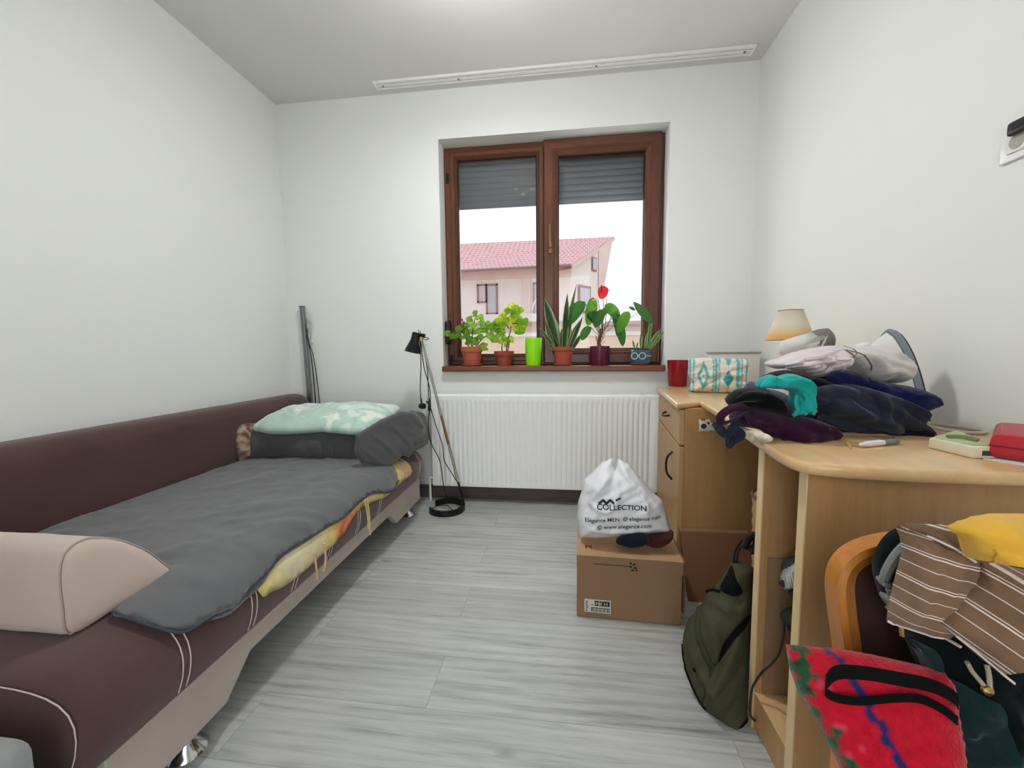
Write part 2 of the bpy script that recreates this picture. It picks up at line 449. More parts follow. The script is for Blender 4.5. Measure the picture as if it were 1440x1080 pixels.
wd = thing('shutter_winder', (1.105, .06, 1.11), 'black oval strap winder for the shutter beside the left window frame', 'winder')
b = B(); vs = box(b, (1.088, .03, 1.03), (1.118, .112, 1.18), .014, 3); obj('case', b, blackp, wd)
b = B(); tube(b, [(1.095, .05, 1.178), (1.10, .06, 1.19), (1.108, .08, 1.192), (1.112, .095, 1.18)], .004, 8); obj('guide', b, mat('chrome', (200, 200, 200), .15, 1), wd)

# ------------------------------------------------------------------ radiator
radw = mat('radiator_white', (246, 248, 245), .35, spec=.5)
rad = thing('panel_radiator', (1.73, -.06, .116), 'wide white ribbed panel radiator under the window', 'radiator')
RX1, RX2, RZ1, RZ2, RY = 1.028, 2.435, .116, .702, -.105
b = B(); pit = .0305; nr = int((RX2-RX1-.04)/pit); x0 = (RX1+RX2-nr*pit)/2
def ribs(dep):
    pts = [(RX1, 0), (x0, 0)]
    for i in range(nr):
        x = x0+i*pit; pts += [(x+.003, 0), (x+.007, dep), (x+.0125, dep), (x+.0165, 0)]
    return pts+[(RX2, 0)]
rows = [(RZ1, 0), (RZ1+.028, 0), (RZ1+.042, .007), (RZ2-.046, .007), (RZ2-.034, 0), (RZ2, 0)]
loft(b, [[V((x, RY+dy, z)) for x, dy in ribs(d)] for z, d in rows], closed=False, cap=False)
loft(b, [[V((x, y, z)) for x in (RX1, RX2)] for y, z in ((RY, RZ2), (RY+.004, RZ2+.003), (RY+.012, RZ2+.003), (RY+.012, RZ2-.01))], closed=False, cap=False)
loft(b, [[V((x, y, z)) for x in (RX1, RX2)] for y, z in ((RY, RZ1), (RY+.004, RZ1-.003), (RY+.012, RZ1-.003), (RY+.012, RZ1+.01))], closed=False, cap=False)
obj('front_panel', b, radw, rad, angle=50)
b = B(); box(b, (RX1, RY+.012, RZ1+.004), (RX1+.003, -.03, RZ2+.004)); box(b, (RX2-.003, RY+.012, RZ1+.004), (RX2, -.03, RZ2+.004)); box(b, (RX1+.004, -.04, RZ1+.01), (RX2-.004, -.028, RZ2-.01)); obj('side_panel', b, radw, rad, smooth=False)
b = B(); box(b, (RX1, RY+.012, RZ2+.0005), (RX2, RY+.016, RZ2+.010)); box(b, (RX1, -.034, RZ2+.0005), (RX2, -.028, RZ2+.010))
x = RX1+.004
while x < RX2-.004: box(b, (x, RY+.016, RZ2+.002), (x+.004, -.034, RZ2+.008)); x += .0105
obj('top_grille', b, radw, rad, smooth=False)
b = B()
b.free()
for x in (RX1+.25, RX2-.25): b = B(); box(b, (x, -.028, RZ1+.05), (x+.03, -.001, RZ2-.05)); obj('bracket', b, radw, rad, smooth=False)
b = B(); cyl(b, (RX1-.022, -.06, .665), (RX1, -.06, .665), .012); lathe(b, [(.0, 0), (.018, 0), (.02, .01), (.018, .02), (0, .022)], (RX1-.04, -.06, .665), 16, (1, 0, 0)); obj('bleed_valve', b, mat('chrome', (200, 200, 200), .15, 1), rad)
b = B(); tube(b, [(RX1-.002, -.06, .15), (RX1-.03, -.06, .15), (RX1-.035, -.06, .14), (RX1-.035, -.06, .0)], .008, 10, 3); obj('pipe', b, radw, rad)

# ------------------------------------------------------------------ curtain rail, wall switch plate, corner rail
crm = mat('rail_white', (240, 239, 235), .45)
cr = thing('curtain_rail', (1.8, -.1, 2.585), 'long white double curtain rail screwed to the ceiling above window', 'curtain rail')
b = B()
box(b, (.735, -.135, 2.586), (2.885, -.12, 2.6), .002); box(b, (.735, -.112, 2.586), (2.885, -.088, 2.6), .002); box(b, (.735, -.08, 2.586), (2.885, -.066, 2.6), .002); obj('track', b, crm, cr, smooth=False)
b = B(); box(b, (.735, -.134, 2.593), (2.885, -.067, 2.6)); obj('groove', b, mat('groove_grey', (150, 148, 143), .6), cr, smooth=False)
for x in (.738, 2.882):
    b = B(); box(b, (x-.006, -.137, 2.583), (x+.006, -.064, 2.6), .003); obj('end_cap', b, crm, cr)
for x in (.78, 1.25, 2.05, 2.84):
    b = B(); lathe(b, [(.0001, 0), (.006, 0), (.006, .004), (.0001, .004)], (x, -.1, 2.5835), 12); obj('screw', b, mat('screw_grey', (120, 118, 112), .4, .6), cr)

sw = thing('wall_socket', (W, -1.41, 1.49), 'white framed wall socket plate with a black plug on right wall', 'socket')
b = B(); rr = [(-1.362, 1.443), (-1.51, 1.443), (-1.51, 1.530), (-1.362, 1.530)]
prism(b, rr, 'x', W-.009, W, .004); obj('plate', b, mat('gloss_white', (238, 238, 236), .18), sw)
b = B(); box(b, (W-.013, -1.495, 1.460), (W-.0085, -1.380, 1.520), .003); obj('insert', b, whitep, sw)
b = B(); lathe(b, [(.0001, 0), (.017, 0), (.019, .003), (.019, .004)], (W-.0145, -1.405, 1.484), 24, (1, 0, 0)); obj('socket_hole', b, mat('socket_grey', (170, 168, 158), .5), sw)
b = B(); box(b, (W-.028, -1.50, 1.497), (W-.012, -1.392, 1.530), .007, 3); box(b, (W-.0295, -1.46, 1.508), (W-.027, -1.408, 1.515)); obj('plug', b, blackp, sw)

al = mat('aluminium', (150, 152, 153), .35, .85)
rl = thing('metal_rail', (.14, -.03, 0), 'grey aluminium rail standing upright in the corner behind the sofa', 'rail')
b = B(); x0, x1 = .128, .110
def lean(z): return .155 - .045*z/1.29
loft(b, [[V((lean(z)+dx, -.035+dy, z)) for dx, dy in ((0, 0), (.010, 0), (.010, .006), (.018, .006), (.018, 0), (.028, 0), (.028, .02), (0, .02))] for z in (0.001, 1.292)]); obj('profile', b, al, rl, smooth=False)
b = B(); box(b, (lean(1.29)-.001, -.037, 1.288), (lean(1.29)+.029, -.013, 1.295), .001); obj('end_cap', b, mat('rail_dark', (92, 94, 96), .5, .5), rl, smooth=False)

clear = mat('clear_plastic', (235, 238, 236), .12, trans=.75)
nl = thing('night_light', (.168, -.02, 1.12), 'clear plastic plug-in light with black leads on the back wall near the corner', 'night light')
b = B(); lathe(b, [(.0001, 0), (.010, .005), (.013, .03), (.013, .07), (.016, .075), (.016, .1), (.010, .115), (.006, .12), (.009, .135), (.007, .16), (.0001, .178)], (.168, -.022, 1.07), 20); obj('bulb', b, clear, nl)
b = B(); box(b, (.152, -.016, 1.05), (.18, -.001, 1.17), .004); obj('holder', b, whitep, nl)
b = B()
tube(b, [(.156, -.03, 1.145), (.157, -.03, 1.09), (.163, -.028, 1.03), (.172, -.02, .9), (.18, -.012, .6)], .0035); tube(b, [(.156, -.03, 1.145), (.16, -.03, 1.06), (.182, -.025, .98), (.198, -.02, .84), (.21, -.012, .6)], .003); obj('lead', b, blackp, nl)

# ------------------------------------------------------------------ outside
ground = mat('yard_ground', (205, 192, 178), .9, var=.15, vscale=2)
b = B(); box(b, (-30, .6, -.7), (40, 60, -.6)); tag(obj('ground', b, ground, smooth=False), kind='structure')
housew = mat('rough_render', (242, 232, 228), .95, var=.08, vscale=.9, bump=.3, bscale=20)  # outdoor materials are kept pale, overexposed haze put into their colours
pinkb = mat('pink_band', (238, 216, 210), .95, var=.06, vscale=1.5)
house = thing('house', (0, 16, -.6), 'unfinished pale house with red tiled roof beyond the window', 'house')
def quad(bm, pts, mi=0): f = bm.faces.new([bm.verts.new(p) for p in pts]); f.material_index = mi
cA = P(803, 371, 'y', 14); XL = -9.
b = B()
eL = 4.18
quad(b, [(XL, 14, -.6), (2.20, 14, -.6), (2.20, 14, 4.3), (XL, 14, 4.3)])
g2 = P(843, 347, 'y', 15.6); g3 = P(859, 338, 'y', 16.4)
quad(b, [(2.20, 14, -.6), (g2.x, 15.6, -.6), (g2.x, 15.6, g2.z), (2.20, 14, 4.3)])
obj('wall', b, housew, house, smooth=False)
b = B(); v1 = P(842, 350, 'y', 15.5); v2 = P(862, 335, 'y', 15.9); v3 = P(848, 412, 'y', 15.9); v4 = P(842, 412, 'y', 15.5)
quad(b, [v1, v2, v3, v4]); vv = V((0, .12, 0)); quad(b, [v1+vv, v2+vv, v3+vv, v4+vv]); obj('gable_board', b, pinkb, house, smooth=False)
def tile_mat():
    k = NT('roof_tiles'); tc = k.n('TexCoord').outputs['UV']
    br = k.n('TexBrick', Scale=1, Mortar__Size=.035, Mortar__Smooth=.6, Bias=-.1, Brick__Width=.24, Row__Height=.30); br.offset = .5
    br.inputs['Color1'].default_value = rgba((222, 164, 170)); br.inputs['Color2'].default_value = rgba((206, 146, 154)); br.inputs['Mortar'].default_value = rgba((240, 208, 208))
    k.link(tc, br.inputs['Vector']); k.link(br.outputs['Color'], k.b.inputs['Base Color']); k.b.inputs['Roughness'].default_value = .7; k.bump(br.outputs['Fac'], .5, .03)
    return k.m
eA = P(803, 372, 'y', 13.4); eB = P(560, 385, 'y', 13.4); rA = P(863, 333, 'y', 17); rB = P(560, 347, 'y', 17)
b = B(); uv = b.loops.layers.uv.new('UVMap'); q = [b.verts.new(p) for p in (eB, eA, rA, rB)]; f = b.faces.new(q)
for l, c in zip(f.loops, ((0, 0), (9.2, 0), (11.6, 3.9), (0, 3.9))): l[uv].uv = c
obj('roof', b, tile_mat(), house, smooth=False, recalc=False)
b = B(); tube(b, [eB+V((0, -.05, -.03)), eA+V((0, -.05, -.03))], .05, 8, 0); obj('gutter', b, mat('gutter_grey', (150, 130, 128), .6), house)
b = B(); dz = V((0, 0, -.16)); quad(b, [eA, rA, rA+dz, eA+dz]); ex = V((.05, 0, 0)); quad(b, [eA+ex, rA+ex, rA+ex+dz, eA+ex+dz]); quad(b, [eA+dz, rA+dz, rA+dz+V((-.5, .3, 0)), eA+dz+V((-.5, .3, 0))]); obj('verge_board', b, mat('verge', (232, 206, 200), .8), house, smooth=False)
b = B(); box(b, (XL, 13.9, 3.85), (2.22, 14, 4.2)); box(b, (.27, 13.93, 1.9), (.58, 14, 3.9)); obj('trim_band', b, pinkb, house, smooth=False)
b = B(); box(b, (XL, 13.2, 2.05), (2.4, 14, 2.36), .02); obj('balcony_slab', b, mat('slab_white', (240, 232, 230), .9), house, smooth=False)
hfr = mat('house_window_frame', (160, 124, 116), .6); hgl = mat('house_window_glass', (196, 196, 206), .15); hgl2 = mat('house_window_lilac', (214, 196, 204), .3)
def hwin(x1, x2, z1, z2, y=14, m=hgl):
    b = B()
    for q in (((x1, y-.05, z1), (x1+.07, y, z2)), ((x2-.07, y-.05, z1), (x2, y, z2)), ((x1, y-.05, z1), (x2, y, z1+.07)), ((x1, y-.05, z2-.07), (x2, y, z2))): box(b, *q)
    o = obj('window', b, hfr, house, smooth=False); b = B(); box(b, (x1+.06, y-.02, z1+.06), (x2-.06, y-.012, z2-.06)); obj('pane', b, m, o, smooth=False)
hwin(-1.62, -1.2, 2.9, 3.66, m=hgl2); hwin(-1.25, -.76, 2.42, 3.66); hwin(.68, 1.35, 2.36, 3.66)
def swin(px1, px2, py1, py2):
    t = lambda px: P(px, 400, 'y', 14 + 1.6*(px-803)/40)
    b = B(); a, c = t(px1), t(px2); za = P(px1, py1, 'y', a.y).z; zb = P(px1, py2, 'y', a.y).z
    n = V((c.y-a.y, -(c.x-a.x), 0)).normalized(); q = [V((a.x, a.y, zb)), V((c.x, c.y, zb)), V((c.x, c.y, za)), V((a.x, a.y, za))]; o = .06
    quad(b, [p+n*.04 for p in q]); f = obj('window', b, hfr, house, smooth=False); b = B(); cc = sum(q, V())/4; quad(b, [cc+(p-cc)*.8+n*.07 for p in q]); obj('pane', b, hgl, f, smooth=False)
swin(812, 830, 400, 440); swin(831, 838, 361, 381)
b = B(); tube(b, [P(748, 436, 'y', 13.3), P(752, 424, 'y', 13.3), P(757, 418, 'y', 13.3)], .03, 6); obj('pipe', b, mat('slab_white', (240, 232, 230), .9), house)
fen = mat('garden_wall_render', (236, 212, 194), .95, var=.12, vscale=1.5)
fw = thing('garden_wall', (2, 8, -.6), 'low sandy pink garden wall outside below the house', 'wall')
b = B(); box(b, (-8, 8, -.6), (9, 8.2, P(700, 474, 'y', 8).z)); obj('wall_body', b, fen, fw, smooth=False)
b = B(); zt = P(700, 474, 'y', 8).z; box(b, (-8, 7.97, zt), (9, 8.23, zt+.10)); obj('coping', b, mat('slab_white', (240, 232, 230), .9), fw, smooth=False)
shd = thing('shed', (5.6, 11, -.6), 'low pale outbuilding beyond the garden wall at right of the house', 'shed')
s0, s1_ = P(858, 452, 'y', 11), P(930, 452, 'y', 11)
b = B(); box(b, (s0.x, 11, -.6), (s1_.x+3, 13, s0.z-.12)); obj('wall', b, mat('shed_wall', (226, 212, 208), .9), shd, smooth=False)
b = B(); box(b, (s0.x-.1, 10.9, s0.z-.12), (s1_.x+3.1, 13.1, s0.z)); obj('roof', b, mat('shed_roof', (214, 190, 190), .9), shd, smooth=False)

# ------------------------------------------------------------------ light
w = bpy.data.worlds.new('overcast'); SC.world = w; w.use_nodes = True
nt = w.node_tree; bg = nt.nodes['Background']
tc = nt.nodes.new('ShaderNodeTexCoord'); sp = nt.nodes.new('ShaderNodeSeparateXYZ'); rp = nt.nodes.new('ShaderNodeValToRGB')
nt.links.new(tc.outputs['Generated'], sp.inputs[0]); nt.links.new(sp.outputs['Z'], rp.inputs[0]); nt.links.new(rp.outputs[0], bg.inputs[0])
e = rp.color_ramp.elements; e[0].position = 0; e[0].color = (.80, .78, .76, 1); e[1].position = .25; e[1].color = (.93, .96, 1, 1)
bg.inputs[1].default_value = 1.2
def light(name, typ, loc, power, col=(1, 1, 1), rot=(0, 0, 0), **kw):
    l = bpy.data.lights.new(name, typ); l.energy = power; l.color = col
    for k_, v_ in kw.items(): setattr(l, k_, v_)
    o = bpy.data.objects.new(name, l); COL.objects.link(o); o.location = loc; o.rotation_euler = rot; return o
pl = light('window_portal', 'AREA', (1.785, .3, 1.45), 1, rot=(radians(-90), 0, 0), shape='RECTANGLE', size=1.4, size_y=1.2)
pl.data.cycles.is_portal = True
LX, LY = 1.50, -1.05
lb0 = light('ceiling_bulb', 'AREA', (LX, LY, 2.44), 13, (.975, .985, 1), shape='DISK', size=.22); lb0.visible_glossy = False
light('sky_through_window', 'AREA', (1.785, .32, 1.5), 15, (.94, .97, 1), rot=(radians(-90), 0, 0), shape='RECTANGLE', size=1.3, size_y=1.0)
light('doorway_fill', 'AREA', (1.83, YF-.25, 1.3), 15, (.975, .985, 1), rot=(radians(90), 0, 0), shape='RECTANGLE', size=.9, size_y=1.9)  # added fill light behind the camera, no lamp known there
lb1 = light('ceiling_glow', 'POINT', (LX, LY, 2.33), 12, (.975, .985, 1), shadow_soft_size=.08); lb1.visible_glossy = False
cl = thing('ceiling_lamp', (LX, LY, 2.6), 'small round ceiling lamp with three downturned shades, seen mirrored in the window', 'ceiling lamp')
b = B(); lathe(b, [(.0001, 0), (.11, 0), (.115, -.012), (.10, -.03), (.0001, -.035)], (LX, LY, 2.6), 32); obj('canopy', b, mat('lamp_cream', (226, 216, 190), .35), cl)
for i in range(3):
    a = 2*pi*i/3+.4; x, y = LX+.085*cos(a), LY+.085*sin(a)
    b = B(); lathe(b, [(.008, -.03), (.008, -.06), (.022, -.075), (.036, -.13), (.034, -.13), (.018, -.08), (.006, -.07)], (x, y, 2.6), 20); o = obj('shade', b, mat('lamp_cream', (226, 216, 190), .35), cl)
    b = B(); lathe(b, [(.0001, -.145), (.014, -.138), (.02, -.12), (.012, -.09), (.0001, -.085)], (x, y, 2.6), 14); obj('bulb', b, mat('lamp_glow', (255, 246, 226), .4, emit=1.6), o)
# ================================================================== SOFA BED
brownf = mat('brown_upholstery', (84, 61, 58), .9, var=.10, vscale=5, bump=.35, bscale=350, bdist=.0008, sheen=.25, spec=.15)
brownd = mat('brown_upholstery_end', (80, 62, 60), .92, var=.10, vscale=5, bump=.35, bscale=350, bdist=.0008, sheen=.2, spec=.1)
beigef = mat('beige_upholstery', (194, 176, 165), .9, var=.06, vscale=4, bump=.35, bscale=320, bdist=.0008, sheen=.3, spec=.15)
beigeb = mat('beige_base', (176, 166, 156), .85, var=.05, vscale=4, bump=.3, bscale=320, bdist=.0006, spec=.2)
thread = mat('thread', (205, 190, 182), .8)
chrome = mat('chrome', (200, 200, 200), .15, 1)
SY0, SY1 = -2.02, -.27     # near and far end
sofa = thing('sofa_bed', (.55, -1.15, 0), 'brown sofa bed with beige base along the left wall', 'sofa')
SEC = [(.165, .415), (.35, .424), (.6, .428), (.82, .428), (.91, .424), (.97, .412), (1.01, .390), (1.032, .358), (1.038, .32), (1.032, .28), (1.018, .242)]
SECs = [V((p.x, p.y)) for p in catmull([V((x, z, 0)) for x, z in SEC], 5)]
ARC = [0]
for a_, b_ in zip(SECs, SECs[1:]): ARC.append(ARC[-1]+(b_-a_).length)
def sec_at(a):
    """point and outward normal of the seat section at arc length a"""
    a = max(0, min(ARC[-1], a))
    for i in range(len(ARC)-1):
        if a <= ARC[i+1]+1e-9:
            t = (a-ARC[i])/(ARC[i+1]-ARC[i]); p = SECs[i].lerp(SECs[i+1], t)
            d0 = SECs[min(i+2, len(SECs)-1)]-SECs[max(i-1, 0)]; d = d0.normalized(); return p, V((-d.y, d.x))
def seat_hit(px, py):
    """(arc, y) where a sight line of the photo meets the seat"""
    d = ray(px, py); best = None
    for i in range(len(SECs)-1):
        p, q = SECs[i], SECs[i+1]; e = q-p
        # CAM.xz + t d.xz = p + s e
        det = d.x*(-e.y) + e.x*d.z
        if abs(det) < 1e-12: continue
        rx, rz = p.x-CAM.x, p.y-CAM.z
        t = (rx*(-e.y)+e.x*rz)/det; s = (d.x*rz-d.z*rx)/det
        if t > 0 and -.001 <= s <= 1.001 and (best is None or t < best[0]): best = (t, ARC[i]+s*e.length, CAM.y+t*d.y)
    if best is None:
        # beyond the seat: fall back on the flat top plane
        q = P(px, py, 'z', .43); return (max(0, q.x-.165), q.y)
    return (best[1], best[2])
b = B(); rings = []
full = [V((p.x, p.y)) for p in SECs] + [V((.9, .235)), V((.5, .235)), V((.165, .235))]
c0 = V((.55, .30)); n = 0
for y, off in [(SY0, .035), (SY0+.006, .018), (SY0+.018, .006), (SY0+.04, 0)] + [(SY0+.04+(SY1-SY0-.1)*i/24, 0) for i in range(1, 24)] + [(SY1-.06, 0), (SY1-.03, .006), (SY1-.01, .02), (SY1, .045)]:
    rings.append([V((p.x-(off if p.x > .6 else 0)*min(1, (p.x-.6)/.35 if p.x > .6 else 0), y, p.y-(off if p.y > .24 else 0))) for p in full])
loft(b, rings); obj('seat', b, brownf, sofa, angle=60)
b = B()   # base panel with the raised middle
front = [(-2.005, .11), (-1.74, .11), (-1.615, .18), (-.735, .18), (-.665, .11), (-.315, .11), (-.315, .238), (-2.005, .238)]
front = [(-1.985, .105), (-1.72, .105), (-1.635, .18), (-.735, .18), (-.655, .105), (-.315, .105), (-.315, .236), (-1.985, .236)]
prism(b, front, 'x', .985, 1.016, .004); prism(b, front, 'x', .14, .17); box(b, (.17, -1.985, .105), (.985, -1.955, .236)); box(b, (.17, -.345, .105), (.985, -.315, .236))
box(b, (.17, -1.955, .19), (.985, -.345, .2)); obj('base', b, beigeb, sofa, smooth=False)
b = B(); rings = []
bp = [(.03, .24), (.03, .66), (.035, .69), (.055, .708), (.09, .714), (.135, .712), (.165, .70), (.183, .675), (.19, .64), (.192, .5), (.19, .42), (.185, .24)]
bps = [V((p.x, p.y)) for p in catmull([V((*p, 0)) for p in bp], 4, True)]
for y, off in [(-2.1, .04), (-2.09, .015), (-2.07, 0)] + [(-2.07+1.96*i/16, 0) for i in range(1, 16)] + [(-.13, 0), (-.10, .012), (-.085, .04)]:
    c = V((.11, .42)); rings.append([V((p.x+(c.x-p.x)*off*4*.3, y, p.y-(off if p.y > .5 else 0))) for p in bps])
loft(b, rings); obj('backrest', b, brownf, sofa, angle=60)
for x, y in ((.93, -1.755), (.93, -.31), (.25, -1.755), (.25, -.31)):
    b = B(); lathe(b, [(.0001, .0005), (.042, .0005), (.045, .004), (.040, .012), (.022, .03), (.018, .07), (.026, .106), (.0001, .106)], (x, y, 0), 28); obj('leg', b, chrome, sofa)
    tag(COL.objects[-1], 'round chrome leg')
def seam(pts, name='stitching'):
    b = B(); tube(b, pts, .0012, 5, 0); return obj(name, b, thread, sofa)
for px, py in ((262, 925), (357, 862), (417, 800), (466, 762), (505, 726), (535, 700), (590, 650)):
    a, y = seat_hit(px, py); b = B()
    for dy in (-.009, .009):
        tube(b, [V((p.x+nn.x*.0015, y+dy, p.y+nn.y*.0015)) for p, nn in (sec_at(ARC[-1]-.30+.295*i/16) for i in range(17))], .0014, 5, 0)
    o = obj('stitching', b, thread, sofa)
pts = []
for i in range(17):
    p, nn = sec_at(ARC[-1]-.002-.55*i/16); c = V((p.x, p.y)) - nn*.026; pts.append(V((c.x, SY0-.0005, c.y)))
seam(pts)

# ------------------------------------------------------------------ bolster armrest
bol = thing('bolster_cushion', (.45, -1.83, .43), 'beige wedge bolster cushion lying across the near end of the sofa', 'cushion')
pf = [(-1.928, .432), (-1.936, .50), (-1.934, .57), (-1.918, .606), (-1.88, .612), (-1.824, .580), (-1.77, .527), (-1.735, .478), (-1.712, .437), (-1.76, .431), (-1.85, .431)]
pfs = [V((p.x, p.y)) for p in catmull([V((*p, 0)) for p in pf], 5, True)]
cc = V((-1.85, .5)); b = B(); rings = []
for x, k in [(.04, .9), (.05, .97), (.075, 1)] + [(.075+.78*i/14, 1+.012*sin(i*1.7)) for i in range(1, 14)] + [(.862, 1.0), (.876, .985), (.886, .95), (.891, .88), (.893, .7), (.895, .3)]:
    rings.append([V((x, cc.x+(p.x-cc.x)*k, max(.431, cc.y+(p.y-cc.y)*k))) for p in pfs])
loft(b, rings); obj('cover', b, beigef, bol, angle=60)
b = B(); tube(b, [V((.884, cc.x+(p.x-cc.x)*.992, max(.434, cc.y+(p.y-cc.y)*.992))) for p in pfs] + [V((.884, cc.x+(pfs[0].x-cc.x)*.992, .434))], .0016, 6, 0); obj('piping', b, mat('beige_piping', (172, 157, 145), .9), bol)

# ------------------------------------------------------------------ sheets and blankets lying on the seat
def seat_cloth(name, outline, off, wr, mt, label, cat, step=.018, col=None, hit=True, group=None, sm=True, lift=None):
    """thin cloth laid over the seat section; outline in (arc, y)"""
    vo, fo, poly = triangulate(outline, step, smooth_=sm); bm = B(); lay = bm.verts.layers.float_color.new('Col') if col else None
    segs = [(poly[i], poly[(i+1) % len(poly)]) for i in range(len(poly))]; T = []; U = []
    for p in vo:
        d = min(segdist(p, a_, b_) for a_, b_ in segs); s, nn = sec_at(p.x)
        h = off + (sum(max(0, fold(p.x, p.y, *f)) for f in wr)*min(1, d/.05+.25) if wr else 0) + (lift(p.x, p.y, d) if lift else 0)
        e = .0025*min(1, d/.006)
        for L_, hh in ((T, h+e), (U, h-e)):
            v = bm.verts.new(V((s.x+nn.x*hh, p.y, s.y+nn.y*hh))); L_.append(v)
            if lay: v[lay] = (*col(p.x, p.y), 1)
    for f in fo:
        bm.faces.new([T[i] for i in f]); bm.faces.new([U[i] for i in reversed(f)])
    n = len(poly)
    bmesh.ops.remove_doubles(bm, verts=bm.verts, dist=.0004)
    return tag(obj(name, bm, mt, angle=None), label, cat, group)
fleece = mat('grey_fleece', (96, 97, 99), .95, var=.10, vscale=14, bump=.6, bscale=420, bdist=.0012, sheen=.35, spec=.08)
fleece2 = mat('dark_grey_fleece', (86, 86, 88), .95, var=.10, vscale=14, bump=.6, bscale=420, bdist=.0012, sheen=.3, spec=.08)
sheetm = mat('sheet_print', (230, 200, 130), .85, attr=True, var=.06, vscale=30)
SHC = [(-1.9, (222, 194, 104)), (-1.72, (224, 198, 112)), (-1.60, (222, 204, 128)), (-1.50, (214, 206, 170)), (-1.34, (216, 206, 160)), (-1.27, (224, 206, 130)), (-1.22, (214, 150, 88)), (-1.02, (222, 168, 104)), (-.98, (222, 206, 140)), (-.80, (222, 208, 150)), (-.76, (214, 200, 96)), (-.66, (214, 196, 112)), (-.62, (220, 186, 142)), (-.3, (222, 190, 148))]
def sheet_col(a, y):
    c = SHC[0][1]
    for (y0, c0), (y1, c1) in zip(SHC, SHC[1:]):
        if y0 <= y < y1: t = (y-y0)/(y1-y0); c = tuple(p+(q-p)*t for p, q in zip(c0, c1))
        elif y >= y1: c = c1
    base = V(lin(c)); n2 = noise.noise(V((a*30, y*24, 5))); n1 = noise.noise(V((a*90, y*8, 1)))
    if -1.24 < y < -1.0 and n2 > .15: base = base.lerp(V(lin((204, 70, 76))), min(1, (n2-.15)*9))
    return base*(1+.25*n1)
ypx = [(362, 831), (380, 829), (402, 818), (430, 796), (452, 776), (478, 752), (500, 718), (520, 704), (543, 694), (562, 676), (577, 664), (577, 655), (566, 644), (556, 640)]
yo = [seat_hit(x+1, y+3) for x, y in ypx]
yo = yo + [(yo[-1][0]-.15, yo[-1][1]+.02), (.45, -.6), (.45, -1.2), (.55, -1.65), (yo[0][0]-.2, yo[0][1]-.06)]
sheet = seat_cloth('bed_sheet', yo, .004, [], sheetm, 'yellow and orange floral bed sheet edge showing under the grey blanket', 'sheet', .02, sheet_col)
gpx = [(158, 871), (180, 880), (208, 889), (236, 895), (258, 891), (290, 871), (320, 856), (345, 833), (368, 812), (395, 793), (432, 769), (460, 750), (484, 736), (505, 716), (525, 702), (546, 692), (556, 676), (548, 655), (540, 645)]
gpx = [(x-(5 if 375 < x < 540 else 0), y-(6 if 375 < x < 540 else 0)) for x, y in gpx]
go = [seat_hit(*p) for p in gpx]
go = go + [(.85, -.56), (.5, -.5), (.06, -.5), (.035, -.75), (.035, -1.1), (.045, -1.5), (.10, -1.68), (.42, -1.74), (.66, -1.79)]
def lift_b(a, y, d):
    # the near hanging corner lifts in soft waves
    k = max(0, 1-abs(y+1.75)/.22)*max(0, 1-abs(a-.86)/.22)
    return .012*k*(1+sin(a*38+y*22)) 
blanket = seat_cloth('fleece_blanket', go, .012, [(.006, 4, .5, 2, 1), (.0025, 14, -.4, 2, 2)], fleece, 'grey fleece blanket spread flat over the sofa seat', 'blanket', .016, lift=lift_b)
under = [seat_hit(*p) for p in ((285, 873), (302, 871), (322, 862), (345, 842), (366, 822), (376, 800), (350, 815), (320, 835))]
under_ob = seat_cloth('blanket_layer', under, .009, [], fleece, None, None, .012); under_ob.parent = blanket; under_ob.location = ORG[under_ob.name]-ORG[blanket.name]
b = B(); rn = go[:19]
hem = []
for a, y in rn[:-2]:
    s, nn = sec_at(a); hem.append(V((s.x+nn.x*.018, y, s.y+nn.y*.018)))
tube(b, hem, .0028, 6, 3); o = obj('hem', b, mat('hem_dark', (64, 66, 76), .9), blanket)
# ties of the sheet
tiem = mat('tie_cream', (222, 200, 140), .85); tiep = mat('tie_pink', (214, 176, 140), .85)
for pts, m in (([(516, 702), (519, 722), (520, 745), (521, 752)], tiem), ([(513, 703), (517, 725), (518, 744)], tiem), ([(442, 778), (445, 800), (446, 816)], tiep), ([(456, 764), (458, 785), (455, 804)], tiep)):
    q = [P(px, py, 'x', 1.052) for px, py in pts]; b = B(); tube(b, q, .0035, 6, 4); obj('tie', b, m, sheet)

# folded blanket stack, pillow and cushion at the far end
fr = Plane((0, 0, .447), (1, 0, 0), (0, 1, 0))
def stack_bend(a, y): return -.03*max(0, (a-.88)/.18)**2*(1 if y < -.25 else .6) + .012*sin(a*9+y*4)
stack = inflate('folded_blanket', fr, [(.195, -.62), (.25, -.70), (.4, -.705), (.6, -.69), (.8, -.675), (.94, -.68), (1.00, -.64), (1.03, -.53), (1.055, -.40), (1.055, -.30), (1.03, -.16), (.9, -.11), (.6, -.10), (.3, -.10), (.195, -.16)], .155, .008, .055, fleece2, px=False, step=.012, folds=[(.010, 4, .3, 4, 3), (.005, 12, .2, 3, 4)], bend=stack_bend,
    ridges=[([(.85, -.67), (.95, -.5), (1.08, -.38)], .03, .02), ([(.92, -.66), (1.0, -.55), (1.07, -.5)], .02, .02), ([(.3, -.69), (.5, -.66), (.8, -.65)], .02, .01), ([(.9, -.14), (1.0, -.3), (1.08, -.33)], .025, .012)],
    label='thick folded dark grey blanket piled at the far sofa end under the mint pillow', cat='blanket')
fl_ = Plane((.98, -.72, .44), (.16, .22, 0), (0, .0, 1))
